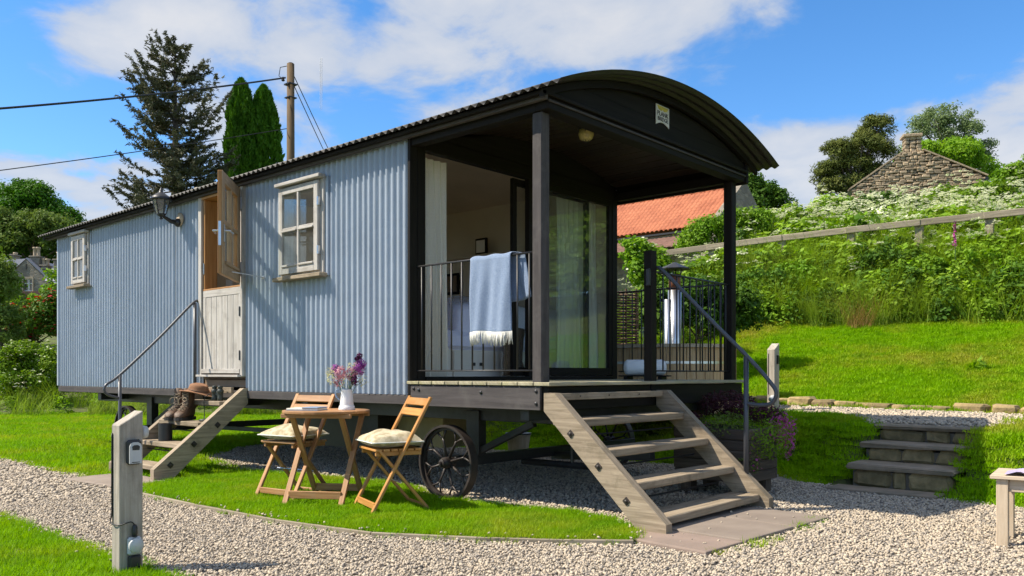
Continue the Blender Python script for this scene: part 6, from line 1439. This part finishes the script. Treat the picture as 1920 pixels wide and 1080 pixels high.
# ------------------------------------------------------------------ barn with the red roof
def barn():
    D = 38; A = at(1386, D, None, 352); B0 = at(1120, D+5.2, None, 386); A[2] = A[2]; rd = nrm(V(B0[0]-A[0], B0[1]-A[1], 0)); pr = V(-rd[1], rd[0], 0)
    if pr @ V(CAMP[0]-A[0], CAMP[1]-A[1], 0) < 0: pr = -pr
    Ln = 10.0; run_, drop = 2.7, 2.15; zr = A[2]; g = float(hgt(A[0], A[1]))
    g = min(g, zr - 5.0)
    o = empty('tiled_barn', (A[0], A[1], g), 0, 'stone barn with bright red pantile roof beyond the porch', 'barn'); O = V(A[0], A[1], g)
    # one pantile field: rolled tiles overlapping in courses, too many to pick apart
    nu, nc = 540, 12; us = np.linspace(0, Ln, nu); rows = []
    for c in range(nc):
        for t in (0.0, 1.0):
            s = (c+t)/nc; lift = .075*(t) + .075*np.abs(np.sin((us + .02*np.sin(c*2.1))*np.pi/.235))**.7 + rng.normal(0, .008, nu)
            P = A[None] + rd*us[:, None] + pr*(run_*s) - V(0, 0, drop*s) + V(0, 0, 1)*lift[:, None]; rows.append(P)
    G = np.stack(rows, 0) - O; a, b_ = G.shape[:2]; idx = np.arange(a*b_).reshape(a, b_)
    f = np.stack([idx[:-1, :-1].ravel(), idx[1:, :-1].ravel(), idx[1:, 1:].ravel(), idx[:-1, 1:].ravel()], 1)
    mesh_obj('roof_tiles', G.reshape(-1, 3), f, 'pantile', o, kind='stuff')
    for k in range(18):
        m = MB(); p = A + rd*(k*Ln/18) - O + V(0, 0, .05); m.tube([p, p + rd*(Ln/18-.02)], .12, 8); m.build('ridge_tile', 'pantile', o, True)
    m = MB(); e = A + pr*run_ - V(0, 0, drop) - O
    m.beam(e - V(0, 0, .06), e + rd*Ln - V(0, 0, .06), .12, .08); m.build('gutter', 'iron', o)
    bk = A - pr*run_ - V(0, 0, drop) - O
    m = MB(); M4 = frame(V(0, 0, 0), tuple(pr), (0, 0, 1)); q = lambda p: (float(p @ pr), float(p[2]))
    A0 = A - O; off_ = float(A0 @ np.cross(pr, (0, 0, 1))); ap = q(A0 + V(0, 0, .18)); l = q(e); r = q(bk); sgn = 1 if np.cross(pr, (0, 0, 1)) @ rd > 0 else -1
    m.prism([(l[0]+.15, -.5), (l[0]+.15, l[1]+.2), (ap[0], ap[1]+.12), (r[0]-.15, r[1]+.2), (r[0]-.15, -.5)][::-1], M4, off_ - .3*sgn if sgn > 0 else off_, off_ if sgn > 0 else off_ + .3); m.build('gable_wall', 'far_masonry', o)
    ob_ = float((A0 + rd*Ln) @ np.cross(pr, (0, 0, 1)))
    m = MB(); m.beam(e - pr*.25 + V(0, 0, -.1 - e[2]*.5), e - pr*.25 + rd*Ln + V(0, 0, -.1-e[2]*.5), .3, e[2]); m.build('front_wall', 'far_masonry', o)
    m = MB(); s0 = A - V(0, 0, .02) - O; s1 = bk; m.v += [s0, s0 + rd*Ln, s1 + rd*Ln, s1]; m.face([0, 1, 2, 3], [(0, 0)]*4); m.build('rear_roof_slope', 'pantile', o)
    # lower lean-to with old brown tiles
    us = np.linspace(0, 6.5, 130); rows = []
    for c in range(7):
        for t in (0., 1.):
            s = (c+t)/7; rows.append(A[None] + rd*(us[:, None]+1.0) + pr*(run_ + .05 + 1.6*s) - V(0, 0, drop + .25 + .75*s) + V(0, 0, 1)*(.04*t + .03*np.abs(np.sin(us*np.pi/.24)))[:, None] - O)
    G = np.stack(rows, 0); a, b_ = G.shape[:2]; idx = np.arange(a*b_).reshape(a, b_); f = np.stack([idx[:-1, :-1].ravel(), idx[1:, :-1].ravel(), idx[1:, 1:].ravel(), idx[:-1, 1:].ravel()], 1)
    mesh_obj('lean_to_tiles', G.reshape(-1, 3), f, 'old_tile', o, kind='stuff')
barn()
# ------------------------------------------------------------------ stone gable cottage
def cottage():
    D = 40; k = D/1555.; c = at(1712, D, 0); r3 = nrm(V(RT[0], RT[1], 0) - .22*V(FW[0], FW[1], 0)); f3 = V(-r3[1], r3[0], 0)
    Z = lambda py: 1 - (py-700)*k; X = lambda px: (px-1712)*k*1.02
    zb = Z(430); o = empty('stone_cottage', (c[0], c[1], zb), math.atan2(r3[1], r3[0]), 'rough stone gable end with chimney on the skyline', 'house')
    xl, xr, ap, ze = X(1606), X(1832), Z(284)-zb, Z(352)-zb; zer = Z(338)-zb
    prof = lambda x: np.interp(x, [xl, X(1697), X(1728), xr], [ze, ap, ap, zer])
    m = MB(); m.prism([(xl+.05, 0), (xr-.05, 0), (xr-.05, zer-.05), (X(1728), ap-.06), (X(1697), ap-.06), (xl+.05, ze-.05)], frame(V(0, 0, 0), (1, 0, 0), (0, 0, 1)), -.4, -.03); m.build('gable_core', 'mortar', o)
    z = Z(376)-zb; sd = 300; cnt = 0
    while z < ap - .05:
        hrow = rng.uniform(.09, .165); x = xl + rng.uniform(-.1, .05)
        while x < xr - .05:
            w = rng.uniform(.11, .38); x1 = min(x+w, xr); zt1 = min(z+hrow, float(prof(np.clip((x+x1)/2, xl, xr))) - .01)
            if zt1 - z > .06 and x1-x > .08:
                rock(x1-x-.012, .16, (zt1-z-.006)*rng.uniform(.82, 1.12), sd, 'rubble', o, ((x+x1)/2, -.03 + rng.normal(0, .018), (z+zt1)/2 + rng.normal(0, .018))).rotation_euler[1] = rng.normal(0, .09); sd += 1; cnt += 1
            x = x1
        z += hrow
    for (a, b, za, zb_) in ((xl-.12, X(1697), ze, ap), (xr+.12, X(1728), zer, ap)):
        m = MB(); m.beam((a, .12, za+.05), (b, .12, zb_+.05), .5, .07); m.build('verge_course', 'rubble', o)
    for s, xx, zz in ((-1, xl, ze), (1, xr, zer)):
        e = [V(X(1712), .1, ap+.02), V(X(1712), 3.5, ap+.02), V(xx+s*.15, 3.5, zz-.02), V(xx+s*.15, .1, zz-.02)]; m = MB(); m.v += e; m.face([0, 1, 2, 3], [(0, 0)]*4); m.build('roof_slope', 'slate', o)
    m = MB(); m.box(xr-.05, xr+.12, -.1, .3, zer-.9, zer-.02); m.build('gutter_end', 'iron', o)
    z = ap - .25; ch0 = empty('chimney', (0, 0, 0)); ch0.parent = o
    while z < Z(256)-zb:
        for (x0, x1) in ((X(1697), X(1706)), (X(1706), X(1717)), (X(1717), X(1727))):
            j = rng.uniform(-.05, .05); rock(x1-x0-.01, .55, .19, sd, 'rubble', ch0, ((x0+x1)/2, .25, z+.1)); sd += 1
        z += .2
    m = MB(); m.box(X(1694), X(1728), -.1, .62, Z(257)-zb, Z(251)-zb, .03); m.build('chimney_cap', 'rubble', ch0)
    print('gable stones', cnt)
cottage()
# ------------------------------------------------------------------ far stone house on the left
def farhouse():
    D = 50; k = D/1555.; c = at(48, D, 0); r3 = nrm(V(RT[0], RT[1], 0)); zb = 1 - (610-700)*k
    X = lambda px: (px-48)*k; Z = lambda py: 1 - (py-700)*k - zb
    o = empty('stone_house', (c[0], c[1], zb), math.atan2(r3[1], r3[0]), 'far grey stone house with slate roofs at the left edge', 'house')
    F = frame(V(0, 0, 0), (1, 0, 0), (0, 0, 1))
    # gable wall with a window opening: four pieces round it
    wl, wr, wt, wb = X(44), X(61), Z(523), Z(546)
    prof = lambda x: float(np.interp(x, [X(14), X(49), X(93)], [Z(520), Z(487), Z(527)]))
    m = MB(); m.prism([(X(14), 0), (wl, 0), (wl, prof(wl)), (X(14), prof(X(14)))], F, -.4, 0); m.prism([(wr, 0), (X(93), 0), (X(93), prof(X(93))), (wr, prof(wr))], F, -.4, 0)
    m.prism([(wl, 0), (wr, 0), (wr, wb), (wl, wb)], F, -.4, 0); m.prism([(wl, wt), (wr, wt), (wr, prof(wr)), (X(49), prof(X(49))), (wl, prof(wl))], F, -.4, 0); m.build('gable_wall', 'far_masonry', o)
    m = MB(); g = .07; m.box(wl-g, wr+g, -.04, .1, wt, wt+.12); m.box(wl-g, wr+g, -.06, .1, wb-.1, wb); m.box(wl-g, wl, -.04, .1, wb, wt); m.box(wr, wr+g, -.04, .1, wb, wt); w = m.build('window', 'chimney_pot', o)
    xm = (wl+wr)/2; zm = (wt+wb)/2 + .1
    m = MB(); m.box(wl, wr, .1, .14, wb, wb+.05); m.box(wl, wr, .1, .14, wt-.05, wt); m.box(xm-.03, xm+.03, .1, .14, wb, wt); m.box(wl, wr, .1, .14, zm-.03, zm+.03); m.build('window_frame', 'white_plastic', w)
    for x0, x1 in ((wl, xm), (xm, wr)):
        m = MB(); m.box(x0, x1, .15, .16, wb, wt, .001); m.build('pane', 'pane', w)
    m = MB(); m.box(wl, wr, .5, .55, wb, wt); m.build('room_back', 'brown_cloth', w)
    m = MB(); m.box(X(48.5), X(51), -.02, .05, Z(505), Z(495)); m.build('gable_slit', 'ink', o)
    def slope(pts, nm='roof_slope', mt='slate'):
        m = MB(); m.v += [V(*p) for p in pts]; m.face([0, 1, 2, 3], [(0, 0), (1, 0), (1, 1), (0, 1)]); q = m.build(nm, mt, o); q.modifiers.new('t', 'SOLIDIFY').thickness = .08
    slope([(X(-40), .0, Z(490)), (X(49), .0, Z(485)), (X(14), -.2, Z(519)), (X(-75), -.2, Z(524))][::-1])
    slope([(X(49), -.05, Z(485)), (X(49), 5, Z(485)), (X(95), 5, Z(528)), (X(95), -.05, Z(528))])
    slope([(X(68), 1.5, Z(500)), (X(120), 1.5, Z(500)), (X(124), -.3, Z(531)), (X(90), -.3, Z(530))])
    m = MB(); m.box(X(93), X(125), .2, .5, 0, Z(530)); m.build('side_wall', 'far_masonry', o); m = MB(); m.box(X(93.5), X(95.5), -.05, .05, 0, Z(529)); m.build('downpipe', 'iron', o)
    m = MB(); m.box(X(103), X(107), .12, .19, Z(553), Z(540)); m.build('side_window', 'ink', o)
    for (cx_, w_, zt_, zb_, pots, ph) in ((59, 16, 481, 510, (55, 61.5), 461), (76, 11, 498, 505, (72, 79), 483), (103, 16, 487, 520, (100, 106), 470), (18, 8, 478, 500, (18,), 471)):
        m = MB(); m.box(X(cx_-w_/2), X(cx_+w_/2), .3, .9, Z(zb_), Z(zt_), .02); m.box(X(cx_-w_/2)-.06, X(cx_+w_/2)+.06, .24, .96, Z(zt_), Z(zt_-2.5), .02); q = m.build('chimney', 'far_masonry', o)
        for p in pots:
            m = MB(); m.lathe([(.13, Z(zt_-2.5)), (.10, Z(zt_-2.5)+.1), (.10, Z(ph)-.1), (.13, Z(ph)-.08), (.13, Z(ph))], 12, (X(p), .6, 0)); m.build('chimney_pot', 'chimney_pot', q, True)
    p = at(70, 44, None, 553); m = MB(); m.beam(p + V(*(-RT*2.2), 0), p + V(*(RT*1.6), 0), .5, .34); g = m.build('tiled_wall', 'old_tile', None, label='low red-brown tiled wall top below the far stone house', cat='wall')
    m = MB(); m.beam(p + V(*(-RT*2.2), -.95), p + V(*(RT*1.6), -.95), .4, 1.5); m.build('wall_body', 'far_masonry', g)
farhouse()
# ------------------------------------------------------------------ aircraft trail
cd = FW + RT*(602-960)/1555.
ct = empty('contrail', at(602, 9000, None, 160), 0, 'short thin white aircraft trail above the hut roof', 'contrail')
for q in (-9, 9):
    m = MB(); n = 10; ts = np.linspace(-.5, .5, n); m.tube([V(*(RT*q + cd*t*700), t*-330 + 0*q) for t in ts], [4.2*(.25 + .75*(t+.5)**.5)*(1.15-abs(t)) for t in ts[::-1]], 6); m.build('vapour_line', 'contrail_vapour', ct, True)
